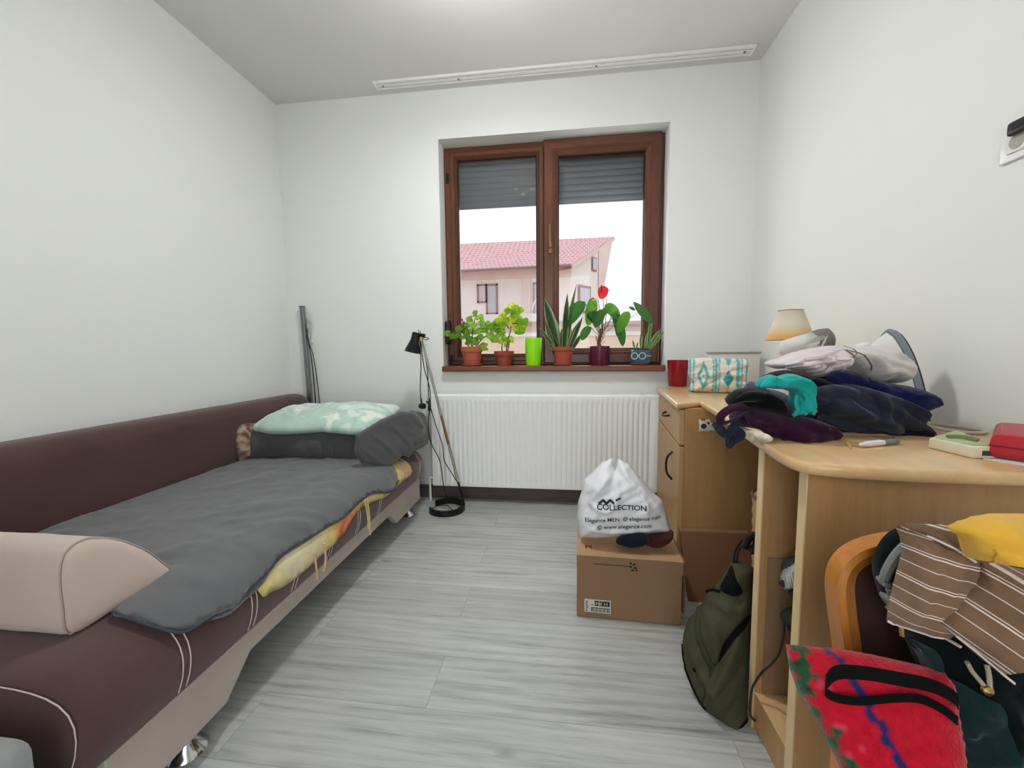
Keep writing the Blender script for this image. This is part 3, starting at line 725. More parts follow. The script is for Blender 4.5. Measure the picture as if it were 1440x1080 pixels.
inflate('blanket_corner', fl_, [(500, 612), (535, 590), (565, 578), (584, 580), (597, 600), (588, 616), (590, 625), (575, 643), (566, 640), (556, 651), (545, 658), (528, 655), (508, 652), (498, 635)], .012, .008, .02, fleece2, parent=stack, step=.010, smooth_=False, folds=[(.003, 5, -.5, 3, 3)], ridges=[([(520, 610), (545, 630), (560, 648)], .012, .004), ([(545, 595), (570, 620), (580, 638)], .014, .004), ([(505, 630), (525, 645), (540, 655)], .010, .004)])
b = B()
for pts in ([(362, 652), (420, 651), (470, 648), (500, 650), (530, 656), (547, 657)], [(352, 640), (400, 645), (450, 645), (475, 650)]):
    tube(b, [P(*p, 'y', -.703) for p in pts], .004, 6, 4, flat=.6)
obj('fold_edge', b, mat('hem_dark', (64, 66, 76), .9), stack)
def pillow_col(a, y):
    n1 = noise.noise(V((a*7, y*7, 1))+V((noise.noise(V((a*9, y*9, 4))), noise.noise(V((a*9, y*9, 8))), 0))*1.2)
    c = V(lin((214, 231, 223)))
    k = max(0, min(1, (abs(n1)-.08)*6)); return c.lerp(V(lin((178, 206, 192))), 1-k) if k < 1 else c.lerp(V(lin((228, 234, 220))), max(0, min(1, n1*3)))
pilm = mat('pillow_mint', (200, 220, 210), .8, attr=True, bump=.15, bscale=300, sheen=.2)
lay = Plane((.5, -.42, .625), (1, .02, .02), (-.02, 1, .12))
pil = inflate('pillow', lay, [(354, 603), (372, 590), (402, 577), (440, 573), (500, 572), (563, 574), (556, 581), (538, 592), (513, 606), (495, 608), (450, 604), (400, 607), (375, 607)], .055, .045, .17, pilm, step=.010, folds=[(.006, 4, .9, 3, 5), (.003, 13, -.6, 3, 6)], ridges=[([(440, 600), (455, 588), (470, 575)], .02, .008), ([(500, 606), (520, 592), (545, 580)], .018, .008), ([(380, 600), (400, 588), (420, 578)], .018, .007), ([(470, 605), (480, 592), (500, 580)], .02, .007)], col=pillow_col,
    label='mint green leaf print pillow lying on top of the dark folded blanket', cat='pillow', smooth_=False)
cu = Plane((.24, -.60, .52), (.45, .9, 0), (-.35, 0, 1))
def cush_col(a, y):
    n1 = noise.noise(V((a*40, y*40, 3))); return V(lin((176, 156, 132))).lerp(V(lin((92, 66, 56))), max(0, min(1, .5+n1*2)))
inflate('cushion', cu, [(-.13, -.10), (-.14, .03), (-.135, .105), (0, .09), (.13, .10), (.125, 0), (.13, -.1), (0, -.09)], .04, .02, .08, mat('cushion_print', (150, 130, 110), .9, attr=True), px=False, step=.012, col=cush_col, smooth_=False,
    label='small brown patterned cushion wedged between the backrest and the folded blanket', cat='cushion')
pf_ = mat('grey_pouf_fabric', (140, 142, 142), .95, var=.12, vscale=30, bump=.6, bscale=260, bdist=.001, sheen=.3, spec=.1)
pouf = thing('pouf', (.85, -2.25, 0), 'grey fabric pouf corner at the bottom left of the photo beside the sofa end', 'pouf')
b = B(); box(b, (.62, -2.46, .03), (1.035, -2.075, .395), .035, 4); obj('cushion_body', b, pf_, pouf)
for x in (.68, .98):
    for y in (-2.40, -2.13):
        b = B(); cyl(b, (x, y, 0), (x, y, .045), .02); obj('foot', b, blackp, pouf)

# ================================================================== FLOOR LAMP leaning by the radiator
blackm = mat('black_metal', (20, 20, 21), .38, .3)
fl = thing('floor_lamp', (1.14, -.215, 0), 'thin floor lamp with black shade leaning beside the radiator', 'lamp')
b = B(); cx, cy, ro, ri = 1.15, -.215, .112, .098; rings = []
for i in range(41):
    a = radians(-152 + 300*i/40); rings.append([V((cx+r*cos(a), cy+r*sin(a), z)) for r, z in ((ro, .001), (ro, .036), (ri, .036), (ri, .001))])
loft(b, rings); obj('base', b, blackm, fl, angle=35)
p0 = V((1.258, -.205, .03)); p1 = P(591, 470, 'y', -.24)
d = (p1-p0).normalized(); s = V((0, 1, 0)).cross(d).normalized()
b = B(); cyl(b, p0, p0+d*.17, .0065); obj('pole_foot', b, blackm, fl)
for k in (-1, 1):
    b = B(); cyl(b, p0+d*.12+s*.0055*k, p1+s*.0045*k+d*.02, .0038, 10); obj('pole', b, mat('brushed_steel', (168, 164, 154), .3, .9), fl)
b = B(); cyl(b, p0+d*.40, p0+d*.58, .0078, 10); obj('sleeve', b, mat('copper_wrap', (150, 96, 70), .6, .2), fl)
b = B(); box(b, p0+d*.165-V((.009, .009, .009)), p0+d*.165+V((.009, .009, .009)), .003); obj('tape', b, mat('tape_yellow', (196, 182, 96), .6), fl)
t1 = P(588, 471, 'y', -.24)
b = B(); cyl(b, t1-V((.015, 0, -.004)), t1+V((.03, 0, -.004)), .011); lathe(b, [(.0001, -.008), (.010, -.008), (.012, 0), (.010, .008), (.0001, .008)], t1+V((.034, 0, -.004)), 12, (1, 0, 0)); obj('joint', b, blackm, fl)
b = B(); cyl(b, t1+V((.006, 0, .0)), t1+V((.002, 0, .03)), .002); obj('switch_pin', b, blackm, fl)
b = B(); box(b, t1+V((.012, -.008, -.035)), t1+V((.026, .006, -.012)), .003); obj('tape', b, mat('tape_tan', (206, 170, 112), .6), fl)
ax = (P(579, 497, 'y', -.245)-P(585, 468, 'y', -.245)).normalized(); top = P(585.5, 468, 'y', -.245)
b = B(); lathe(b, [(.0001, -.003), (.020, -.002), (.024, .006), (.025, .045), (.030, .062), (.046, .112), (.047, .118), (.0445, .118), (.028, .06), (.022, .04), (.0001, .038)], top, 28, ax); shd_ = obj('lamp_shade', b, blackm, fl)
b = B()
for h in (.075, .088, .101): lathe(b, [(.0345+(h-.075)*.3+.001, h-.002), (.0365+(h-.075)*.3+.001, h), (.0345+(h-.075)*.3+.001, h+.002)], top, 28, ax)
obj('vent_rings', b, blackm, shd_)
def cable(pxs, y, r=.0032, m=None, name='cable', par=fl):
    b = B(); tube(b, [P(px, py, 'y', y if not isinstance(y, list) else y[i]) for i, (px, py) in enumerate(pxs)], r, 8, 5); return obj(name, b, m or blackp, par)
cable([(590, 474), (592, 510), (591, 545), (592, 566)], -.235)
cable([(591, 474), (596, 515), (604, 545), (605, 570), (602, 595), (606, 622), (619, 650), (624, 685), (630, 704)], [-.235, -.235, -.235, -.23, -.23, -.225, -.22, -.22, -.20])
cable([(592, 474), (601, 520), (603, 560), (611, 592), (622, 625), (625, 648), (637, 668), (647, 685), (652, 700)], [-.235, -.235, -.235, -.23, -.225, -.22, -.22, -.215, -.20])
b = B(); tube(b, [V((1.05, -.25, .006)), V((1.07, -.2, .012)), V((1.14, -.19, .02)), V((1.2, -.24, .01)), V((1.23, -.2, .02))], .003, 8, 6); obj('cable', b, blackp, fl)
q = P(594, 571, 'y', -.235); b = B(); lathe(b, [(.0001, -.02), (.017, -.018), (.019, 0), (.017, .016), (.0001, .018)], q, 20, (.8, -.6, 0)); cyl(b, q+V((-.004, 0, .012)), q+V((-.008, 0, .05)), .007, r2=.004); plug = obj('plug', b, blackp, fl)
b = B(); cyl(b, q+V((.014, -.006, .004)), q+V((.03, -.02, .008)), .0024); cyl(b, q+V((.010, .006, .010)), q+V((.03, -.006, .016)), .0024); obj('pin', b, chrome, plug)
q = P(604, 572, 'y', -.232); b = B(); vs = box(b, q-V((.010, .009, .026)), q+V((.010, .009, .026)), .006); obj('cord_switch', b, blackp, fl)
b = B(); tube(b, [t1+V((.025, 0, -.025)), t1+V((.05, -.01, -.03)), t1+V((.065, 0, -.022)), t1+V((.045, .01, -.016)), t1+V((.025, 0, -.02))], .0025, 6, 5); obj('cable', b, blackp, fl)
# ================================================================== PLANTS ON THE SILL
SZ = .8862
terra = mat('terracotta', (176, 96, 70), .75, var=.08, vscale=20); terra2 = mat('terracotta_dark', (150, 66, 48), .6, var=.06, vscale=20); soilm = mat('soil', (52, 38, 30), .95, bump=.8, bscale=150, bdist=.004)
leafm = mat('leaf_green', (90, 160, 60), .45, attr=True, var=.10, vscale=40)
MATS['leaf_green'].node_tree.nodes['Principled BSDF'].inputs['Subsurface Weight'].default_value = 0
def translucent(m, fac=.3):
    t = m.node_tree; p = t.nodes['Principled BSDF']; tr = t.nodes.new('ShaderNodeBsdfTranslucent'); mx = t.nodes.new('ShaderNodeMixShader')
    src = p.inputs['Base Color'].links[0].from_socket; t.links.new(src, tr.inputs[0]); mx.inputs[0].default_value = fac
    t.links.new(p.outputs[0], mx.inputs[1]); t.links.new(tr.outputs[0], mx.inputs[2]); t.links.new(mx.outputs[0], t.nodes['Material Output'].inputs[0])
translucent(leafm, .28)
leafb = mat('leaf_bright', (90, 160, 60), .45, attr=True, var=.10, vscale=40); translucent(leafb, .5)
stemm = mat('stem_green', (112, 138, 70), .6); stemb = mat('stem_brown', (110, 84, 60), .8)
petal = mat('petal_pink', (198, 60, 84), .6); redp = mat('spathe_red', (224, 36, 46), .25)
PY_ = .02
def at(px, py, y=PY_): return P(px, py, 'y', y)
def pot(c, prof, m, par, soil_z, soil_r, n=40):
    b = B(); lathe(b, prof, c, n); o = obj('pot', b, m, par, angle=35)
    b = B(); lathe(b, [(.0001, soil_z), (soil_r*.5, soil_z+.003), (soil_r, soil_z)], c, 24); obj('soil', b, soilm, par); return o
def saucer(c, r, m, par):
    b = B(); lathe(b, [(.0001, 0), (r*.85, 0), (r, .008), (r, .011), (r*.93, .011), (r*.82, .004), (.0001, .004)], c, 36); obj('saucer', b, m, par)
roundp = lambda t: max(.02, sin(pi*min(1, t*.97+.02)))**.62
def round_leaf(bm, lay, tip_from, c, nrm, r, cm, ce, tilt=0):
    """geranium leaf: scalloped disc with a notch where the stalk joins"""
    c = V(c); nrm = V(nrm).normalized(); a = V(tip_from)-c; a -= nrm*a.dot(nrm); a.normalize(); bb = nrm.cross(a); n = 22
    ctr = bm.verts.new(c + a*r*.35 - nrm*r*.15); ctr[lay] = (*cm, 1); rings = []
    for k in (.55, 1):
        R_ = []
        for i in range(n):
            th = 2*pi*i/n; rr = r*k*(1+.06*cos(7*th)*k); rr *= 1-.55*max(0, cos(th))**14
            v = bm.verts.new(c + a*rr*cos(th) + bb*rr*sin(th) + nrm*(.14*r*k*sin(3*th)+.10*r*k)); v[lay] = (*(cm if k < 1 else ce), 1); R_.append(v)
        rings.append(R_)
    for i in range(n):
        bm.faces.new((ctr, rings[0][i], rings[0][(i+1) % n])); bm.faces.new((rings[0][i], rings[1][i], rings[1][(i+1) % n], rings[0][(i+1) % n]))
def geranium(par, base, leaves, stems, seed, cA, cB):
    rs = random.Random(seed); b = B()
    for s_ in stems: tube(b, [at(*p) if len(p) == 2 else at(*p) for p in s_], lambda t: .0045-.002*t, 7, 5)
    stb = b
    b = B(); lay = b.verts.layers.float_color.new('Col'); sb = stb
    for px, py, r in leaves:
        dy = rs.uniform(-.045, .02); c = at(px, py, PY_+dy)
        nrm = V((rs.uniform(-.55, .55), -1, rs.uniform(.1, 1.0))); k = rs.random(); col = V(lin(cA)).lerp(V(lin(cB)), k)
        anchor = min((at(*q) for s_ in stems for q in s_), key=lambda q: (q-c).length)
        round_leaf(b, lay, anchor+V((0, 0, -.01)), c, nrm, r*.0047, col, col*.82)
        tube(sb, [anchor, (anchor+c)/2+V((0, 0, .006)), c], .0013, 5, 3)
    obj('leaves', b, leafb, par, angle=None); obj('stems', sb, stemb, par)
def flower(par, pts, r, m, seed=0):
    rs = random.Random(seed); b = B()
    for px, py in pts:
        c = at(px, py, PY_-.03)
        for i in range(5):
            a = 2*pi*i/5+rs.random(); q = c + V((cos(a), 0, sin(a)))*r*.6
            lathe(b, [(.0001, .001), (r*.45, .0), (r*.5, -.001), (.0001, -.002)], q, 8, V((cos(a)*.4, -1, sin(a)*.4)))
    obj('flowers', b, m, par)
# geranium in the first pot
c = V((at(664, 512).x, PY_, SZ)); g1 = thing('potted_geranium', c, 'leafy geranium with round green leaves in a terracotta pot with saucer, leftmost on the sill', 'plant')
saucer(c, .072, terra, g1); pot(c+V((0, 0, .011)), [(.0001, 0), (.052, 0), (.054, .003), (.064, .080), (.072, .082), (.073, .112), (.071, .114), (.067, .112), (.064, .10), (.06, .098)], terra, g1, .098, .064)
geranium(g1, c, [(668, 441, 5), (674, 446, 6), (661, 449, 6), (677, 452, 5), (655, 459, 6), (665, 457, 6), (679, 458, 6), (648, 461, 6), (653, 466, 7), (663, 467, 7), (672, 466, 6), (640, 471, 9), (630, 469, 5), (683, 465, 6), (690, 461, 7), (697, 457, 6), (700, 463, 6), (705, 467, 6), (689, 471, 6), (695, 477, 7), (698, 473, 6), (681, 488, 7), (675, 475, 6), (660, 475, 6), (651, 474, 5), (658, 483, 5), (668, 480, 6), (686, 456, 5), (645, 463, 5)],
    [[(663, 490), (664, 474), (666, 458), (669, 444)], [(660, 490), (655, 476), (648, 466), (640, 470)], [(668, 489), (678, 477), (690, 468), (702, 462)], [(665, 489), (660, 473), (657, 460)], [(670, 489), (680, 482), (682, 488)]], 4, (84, 138, 36), (146, 186, 60))
flower(g1, [(649, 450), (652, 454), (647, 455)], .011, mat('petal_dark', (120, 44, 66), .7), 2); flower(g1, [(653, 453)], .008, mat('petal_pale', (226, 150, 160), .7), 3)
# second geranium
c = V((at(709, 512).x, PY_, SZ)); g2_ = thing('potted_geranium', c, 'taller yellow-green geranium in a plain dark red pot, second plant from left', 'plant')
pot(c, [(.0001, 0), (.046, 0), (.047, .003), (.056, .066), (.064, .068), (.066, .094), (.064, .095), (.06, .09), (.056, .085)], terra2, g2_, .084, .056)
geranium(g2_, c, [(720, 431, 6), (715, 437, 6), (725, 436, 7), (731, 437, 6), (711, 441, 7), (723, 444, 6), (703, 449, 8), (711, 452, 7), (718, 452, 7), (728, 449, 7), (735, 452, 8), (729, 456, 8), (738, 456, 6), (726, 461, 6), (731, 465, 8), (699, 453, 6), (706, 458, 6), (710, 476, 6), (717, 478, 6), (705, 480, 5), (713, 484, 5), (722, 441, 5)],
    [[(712, 494), (714, 480), (718, 464), (720, 448), (720, 433)], [(706, 494), (706, 486), (709, 478)], [(716, 462), (710, 455), (702, 450)], [(720, 455), (728, 455), (736, 455)], [(714, 494), (716, 484), (717, 478)]], 9, (110, 168, 30), (190, 206, 62))
flower(g2_, [(705, 460), (708, 462)], .009, petal, 5)
# green beaker
c = V((at(750, 514).x, PY_, SZ)); lime = mat('lime_plastic', (150, 236, 20), .4)
gb = B(); lathe(gb, [(.0001, 0), (.046, 0), (.047, .003), (.057, .176), (.0555, .176), (.0455, .006), (.0001, .006)], c, 40)
gbk = thing('plastic_beaker', c, 'bright lime green plastic beaker between two plants on the sill', 'beaker'); obj('cup', gb, lime, gbk, angle=35)
# snake plant
c = V((at(792, 512).x, PY_, SZ)); sp_ = thing('potted_snake_plant', c, 'snake plant with pale edged sword leaves in a terracotta pot, centre of the sill', 'plant')
saucer(c, .062, terra, sp_); pot(c+V((0, 0, .011)), [(.0001, 0), (.049, 0), (.05, .003), (.059, .082), (.066, .084), (.067, .106), (.065, .107), (.06, .1), (.057, .096)], mat('terracotta_red', (170, 80, 58), .7, var=.08), sp_, .094, .057)
b = B(); lay = b.verts.layers.float_color.new('Col'); rs = random.Random(5)
sword = lambda t: (.55+1.2*t-1.75*t*t*t if t < .75 else (.55+.9-.738)*(1-t)/.25)*.9+.02
for bx, tx, ty, w, ben in ((784, 766, 420, .027, .1), (788, 779, 444, .016, .1), (793, 797, 414, .019, -.1), (791, 811, 402, .012, -.1), (782, 758, 459, .009, .6), (780, 766, 452, .013, .3), (798, 814, 452, .017, -.2), (800, 820, 446, .013, -.2), (786, 776, 470, .013, .2), (804, 818, 470, .012, -.3), (790, 790, 462, .012, 0), (797, 803, 458, .013, 0), (779, 752+20, 484, .008, .6), (801, 808, 478, .011, -.2), (796, 805, 430, .012, .05)):
    y0 = PY_+rs.uniform(-.03, .025); p = at(bx, 492, y0); q = at(tx, ty, y0+rs.uniform(-.03, .01)); dvec = q-p
    leaf(b, lay, p, dvec, V((rs.uniform(-.7, .7), -1, .2)), dvec.length*1.02, w*1.55, sword, lin((50, 76, 48)), lin((176, 184, 128)), ben*.3, .25, 10)
obj('leaves', b, leafm, sp_, angle=None)
# anthurium
c = V((at(843, 512).x, PY_, SZ)); an = thing('potted_anthurium', c, 'red flowering anthurium with heart leaves in a plum purple pot', 'plant')
pot(c, [(.0001, 0), (.058, 0), (.06, .004), (.064, .12), (.062, .121), (.06, .11), (.058, .10)], mat('plum_glaze', (88, 24, 52), .25), an, .10, .058)
heart = lambda t: sqrt(max(0, t))*1.35*(1-t)**.62+.01
b = B(); lay = b.verts.layers.float_color.new('Col'); sb = B(); crown = at(845, 472)
for ax_, ay_, tx, ty, w, nx, g in ((822, 424, 795, 452, .046, -.3, 0), (812, 418, 838, 420, .0, 0, 0), (834, 418, 830, 452, .036, .3, 1), (826, 440, 843, 452, .034, .2, 0), (848, 435, 838, 456, .03, 0, 0), (851, 428, 870, 444, .04, .4, 1), (862, 440, 880, 478, .04, .6, 0), (884, 438, 870, 462, .034, -.3, 1), (830, 459, 818, 474, .03, -.5, 0), (843, 446, 856, 432, .02, .3, 0), (866, 436, 872, 466, .03, .7, 0), (842, 440, 828, 444, .024, -.3, 0)):
    if w == 0: continue
    y0 = PY_+rs.uniform(-.05, .02); p = at(ax_, ay_, y0); q = at(tx, ty, y0-.01); dv = q-p; col = V(lin((44, 92, 34))).lerp(V(lin((88, 146, 42))), .7*g+.25*rs.random())
    leaf(b, lay, p, dv, V((nx, -1, .35)), dv.length*1.2, w*1.6, heart, col, col*.85, .4, .2, 12, 6)
    tube(sb, [crown, (crown+p)/2+V((0, 0, -.01)), p], .002, 5, 4)
obj('leaves', b, leafm, an, angle=None)
b = B(); tube(b, [at(843, 490), at(842, 480), at(845, 470), at(847, 462)], lambda t: .013-.004*t, 9, 4)
for i in range(26):
    z = rs.random(); p = at(843+3*z, 488-22*z); a = rs.uniform(-1.2, 1.2); tube(b, [p, p+V((sin(a)*.018, -.012, .015)), p+V((sin(a)*.035, -.014, .03+.03*rs.random()))], .0016, 5, 3)
obj('stem', b, mat('root_brown', (120, 76, 58), .9), an)
b = B()
for a, q in ((at(847, 462), at(848, 413)), (at(846, 462), at(841, 422)), (at(850, 462), at(853, 420))): tube(b, [a, (a+q)/2+V((.004, 0, 0)), q], .002, 6, 4)
obj('flower_stalk', b, mat('stalk_rose', (176, 120, 100), .6), an); obj('stems', sb, stemm, an)
b = B(); lay = b.verts.layers.float_color.new('Col')
leaf(b, lay, at(850, 402, -.01), at(846, 418, -.03)-at(850, 402, -.01), V((.1, -1, .5)), .085, .05, heart, lin((228, 40, 50)), lin((228, 40, 50)), .3, .2, 10, 6)
leaf(b, lay, at(841, 421, -.01), at(833, 421, -.02)-at(841, 421, -.01), V((.2, -.5, 1)), .042, .014, heart, lin((214, 30, 52)), lin((214, 30, 52)), .3, .2, 8); leaf(b, lay, at(841, 421, -.01), at(848, 419, -.02)-at(841, 421, -.01), V((.2, -.5, 1)), .036, .012, heart, lin((214, 30, 52)), lin((214, 30, 52)), .3, .2, 8)
obj('flower', b, mat('spathe', (228, 40, 50), .3, attr=True), an, angle=None)
b = B(); tube(b, [at(846, 411, -.03), at(846, 405, -.05), at(846, 401, -.055)], .0035, 6, 3); obj('spadix', b, mat('spadix_red', (150, 30, 34), .6), an); b = B(); tube(b, [at(852, 409, -.02), at(858, 408, -.02)], .002, 6, 3); obj('spadix', b, mat('spadix_red', (150, 30, 34), .6), an)
# small plant in the blue pot with wire spectacles
c = V((at(899, 511).x, PY_, SZ)); sm = thing('potted_sprout', c, 'small plant in square teal blue pot wearing wire spectacles, rightmost on the sill', 'plant')
saucer(c, .058, terra2, sm); b = B(); o_ = V((c.x+.004, PY_, SZ+.011))
prism(b, [(o_.x-.05, PY_-.045), (o_.x+.05, PY_-.045), (o_.x+.05, PY_+.045), (o_.x-.05, PY_+.045)], 'z', o_.z, o_.z+.082, .004); obj('pot', b, mat('teal_glaze', (48, 84, 104), .45), sm)
b = B(); box(b, (o_.x-.044, PY_-.039, o_.z+.078), (o_.x+.044, PY_+.039, o_.z+.084)); obj('soil', b, soilm, sm)
b = B(); zc = o_.z+.046; wire = mat('white_wire', (225, 225, 222), .3)
for x in (o_.x-.042, o_.x+.004): tube(b, [V((x+.019*cos(a), PY_-.05, zc+.019*sin(a))) for a in [2*pi*i/24 for i in range(25)]], .0022, 6, 0)
tube(b, [V((o_.x-.023, PY_-.05, zc)), V((o_.x-.019, PY_-.052, zc+.004)), V((o_.x-.015, PY_-.05, zc))], .002, 6, 3); tube(b, [V((o_.x+.023, PY_-.05, zc)), V((o_.x+.056, PY_-.052, zc-.001))], .0018, 6, 0); obj('spectacles', b, wire, sm)
b = B(); lay = b.verts.layers.float_color.new('Col')
for bx, by, tx, ty, w, f_ in ((911, 490, 916, 448, .014, 0), (914, 490, 934, 466, .013, 0), (912, 490, 929, 462, .016, 0), (901, 490, 901, 470, .010, 0), (892, 490, 890, 478, .009, 0), (907, 490, 910, 468, .009, 0), (895, 490, 897, 481, .007, 0), (918, 455, 892, 425, .028, 1), (893, 436, 885, 432, .012, 1)):
    y0 = PY_+rs.uniform(-.02, .015); p = at(bx, by, y0); q = at(tx, ty, y0-.02); dv = q-p; g = V(lin((78, 116, 66)))
    leaf(b, lay, p, dv, V((rs.uniform(-.4, .4), -1, .5)), dv.length*1.02, w, sword if not f_ else (lambda t: sin(pi*min(1, t*.95+.04))**.8), g if not f_ else V(lin((58, 98, 48))), V(lin((186, 200, 140))) if not f_ else V(lin((66, 108, 56))), .15, .3, 10)
obj('leaves', b, leafm, sm, angle=None)
b = B(); tube(b, [at(912, 490), at(915, 470), at(917, 455)], .004, 6, 4); tube(b, [at(912, 452), at(900, 440), at(893, 434)], .0018, 6, 4); tube(b, [at(896, 441), at(888, 446), at(880, 450)], .0012, 6, 3); obj('stem', b, stemm, sm)
# ================================================================== DESK
beechx = wood_mat('beech_top_lit', (226, 190, 142), (208, 168, 116), .3, .8, 1, coat=.35, contrast=.7)  # lighter beech for flat faces, the lit tone put into the colour
beechz = wood_mat('beech_panel_shaded', (192, 152, 104), (172, 131, 84), .45, .8, 2, contrast=.7)  # same beech darkened for upright faces, shading put into the colour
edgem = mat('beech_edge', (228, 198, 152), .4)
boardd = mat('hardboard', (150, 122, 90), .7, var=.06, vscale=20)
DZ = .765
desk = thing('corner_desk', (2.6, -.95, 0), 'beech desk with curved front edge along the right wall', 'desk')
tp = [(923, 544), (952, 567.5), (984, 564), (1009, 578), (1040, 600), (1068, 619), (1095, 636), (1120, 646.5), (1140, 651)]
tpp = [P(px, py, 'z', DZ) for px, py in tp]; tpp = [V((p.x, p.y)) for p in tpp]
cur = [V((p.x, p.y)) for p in catmull([V((p.x, p.y, 0)) for p in tpp[2:]], 5)]
poly = [V((2.955, -.148)), tpp[0], tpp[1]] + cur + [V((2.40, -1.752)), V((2.52, -1.765)), V((2.955, -1.775))]
b = B(); prism(b, [(p.x, p.y) for p in poly], 'z', DZ-.026, DZ, .010, 3); obj('desktop', b, beechx, desk, angle=30)
f0, f1 = V((2.418, -.165)), V((2.347, -.842)); fd = (f1-f0).normalized(); fn = V((fd.y, -fd.x))  # drawer front line, outward to the room
if fn.x > 0: fn = -fn
def fpt(t, out=0): return f0 + fd*t + fn*out
FL = (f1-f0).length
cab_poly = [fpt(0, -.018), fpt(FL, -.018), V((2.93, f1.y)), V((2.93, -.165))]
b = B(); prism(b, [(p.x, p.y) for p in cab_poly], 'z', .06, DZ-.026); prism(b, [(p.x, p.y) for p in (fpt(.02, -.05), fpt(FL-.01, -.05), V((2.93, f1.y+.02)), V((2.93, -.17)))], 'z', 0, .06); obj('cabinet_body', b, beechz, desk, smooth=False)
def front(name, z0, z1, t0=.004, t1=None):
    t1 = FL-.002 if t1 is None else t1; b = B(); q = [fpt(t0, -.017), fpt(t1, -.017), fpt(t1, .002), fpt(t0, .002)]
    prism(b, [(p.x, p.y) for p in q], 'z', z0, z1, .002, 1); return obj(name, b, beechz, desk, smooth=False)
dr = front('drawer', .585, DZ-.030); dd_ = front('door', .065, .578, t1=FL+.004)
def bow(t, z, vert, L, par, m):
    b = B()
    if vert: pts = [fpt(t, .002).to_3d()+V((0, 0, z-L/2)), fpt(t, .024).to_3d()+V((0, 0, z-L*.3)), fpt(t, .030).to_3d()+V((0, 0, z)), fpt(t, .024).to_3d()+V((0, 0, z+L*.3)), fpt(t, .002).to_3d()+V((0, 0, z+L/2))]
    else: pts = [fpt(t-L/2, .002).to_3d()+V((0, 0, z)), fpt(t-L*.3, .022).to_3d()+V((0, 0, z-.006)), fpt(t, .028).to_3d()+V((0, 0, z-.008)), fpt(t+L*.3, .022).to_3d()+V((0, 0, z-.006)), fpt(t+L/2, .002).to_3d()+V((0, 0, z))]
    tube(b, pts, .0055, 8, 6); return obj('handle', b, m, par)
bow(.36, .668, False, .11, dr, mat('dark_chrome', (60, 58, 58), .25, .9)); bow(.53, .455, True, .13, dd_, blackp)
def panel(name, y0, y1, x0=2.352, x1=2.935, z1=DZ-.026, m=beechz):
    b = B(); box(b, (x0+.003, y0, 0), (x1, y1, z1)); o = obj(name, b, m, desk, smooth=False)
    b = B(); box(b, (x0, y0, .0), (x0+.003, y1, z1)); obj('edge_strip', b, edgem, o, smooth=False); return o
panel('side_panel', -1.530, -1.505); panel('side_panel', -1.706, -1.681)
b = B(); box(b, (2.36, -1.681, .0), (2.90, -1.530, .098)); obj('plinth', b, beechz, desk, smooth=False)
b = B(); box(b, (2.355, -1.681, .0985), (2.90, -1.530, .102)); obj('compartment_floor', b, beechx, desk, smooth=False)
b = B(); box(b, (2.372, -1.536, .102), (2.90, -1.531, .465)); obj('inner_lining', b, boardd, desk, smooth=False)
b = B(); box(b, (2.90, -1.681, .0), (2.91, -.842, .6)); obj('back_panel', b, boardd, desk, smooth=False)
bk = upright((2.35, -.845), (2.9, -.845))
def bkp(px, py): return V((P(px, py, 'y', -.846).x, -.846, P(px, py, 'y', -.846).z))
b = B(); a_, c_ = bkp(983, 590), bkp(1012, 605); box(b, (a_.x, -.856, c_.z), (c_.x+.03, -.842, a_.z-.012), .002); box(b, (a_.x, -.850, c_.z-.006), (a_.x+.045, -.842, a_.z), .002); brk = obj('runner_bracket', b, mat('bracket_white', (214, 206, 190), .5), desk)
b = B()
for dx, dz, r in ((.016, .018, .011), (.034, .03, .005), (.062, .026, .006), (.009, .044, .003), (.018, .044, .003)): lathe(b, [(.0001, .001), (r, .001), (r, -.004)], (a_.x+dx, -.8565, c_.z+dz), 14, (0, -1, 0))
obj('bolt', b, mat('bolt_dark', (70, 64, 56), .5, .4), brk)
# brown board leaning on the cabinet side
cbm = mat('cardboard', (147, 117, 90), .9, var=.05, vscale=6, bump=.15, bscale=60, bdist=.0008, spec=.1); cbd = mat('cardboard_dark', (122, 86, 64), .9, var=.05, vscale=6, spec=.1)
fb = thing('flat_cardboard', (2.48, -.98, 0), 'flattened brown cardboard leaning low against the desk cabinet side', 'cardboard')
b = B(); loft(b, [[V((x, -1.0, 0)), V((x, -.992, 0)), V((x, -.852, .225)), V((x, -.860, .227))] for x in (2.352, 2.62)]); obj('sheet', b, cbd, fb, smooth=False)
b = B(); loft(b, [[V((x, -.863, .223)), V((x, -.855, .223)), V((x, -.848, .231)), V((x, -.858, .232))] for x in (2.350, 2.622)]); obj('fold_edge', b, cbm, fb, smooth=False)
# woven basket peeking out beyond the compartment
bsk = thing('wicker_basket', (2.66, -1.12, 0), 'small pale wicker piece peeking out behind the compartment panel above the backpack', 'basket')
b = B(); rings = []; c = P(1061, 718, 'y', -1.1)
ORG[bsk.name] = V((c.x+.06, -1.1, 0)); bsk.location = ORG[bsk.name]
bc = V((c.x+.075, -1.1, 0))
for i in range(23):
    z = .001+c.z*1.12*i/22; rings.append([V((bc.x+(.062+.014*i/22+.003*(1 if (i+k) % 2 else -1))*cos(2*pi*k/28), bc.y+(.062+.014*i/22+.003*(1 if (i+k) % 2 else -1))*sin(2*pi*k/28), z)) for k in range(28)])
loft(b, rings); obj('weave', b, mat('wicker', (196, 164, 122), .8), bsk, angle=None)
b = B(); tube(b, [bc+V((.078*cos(2*pi*k/28), .078*sin(2*pi*k/28), c.z*1.12)) for k in range(29)], .006, 6, 0); obj('rim', b, mat('wicker_rim', (120, 92, 70), .8), bsk)

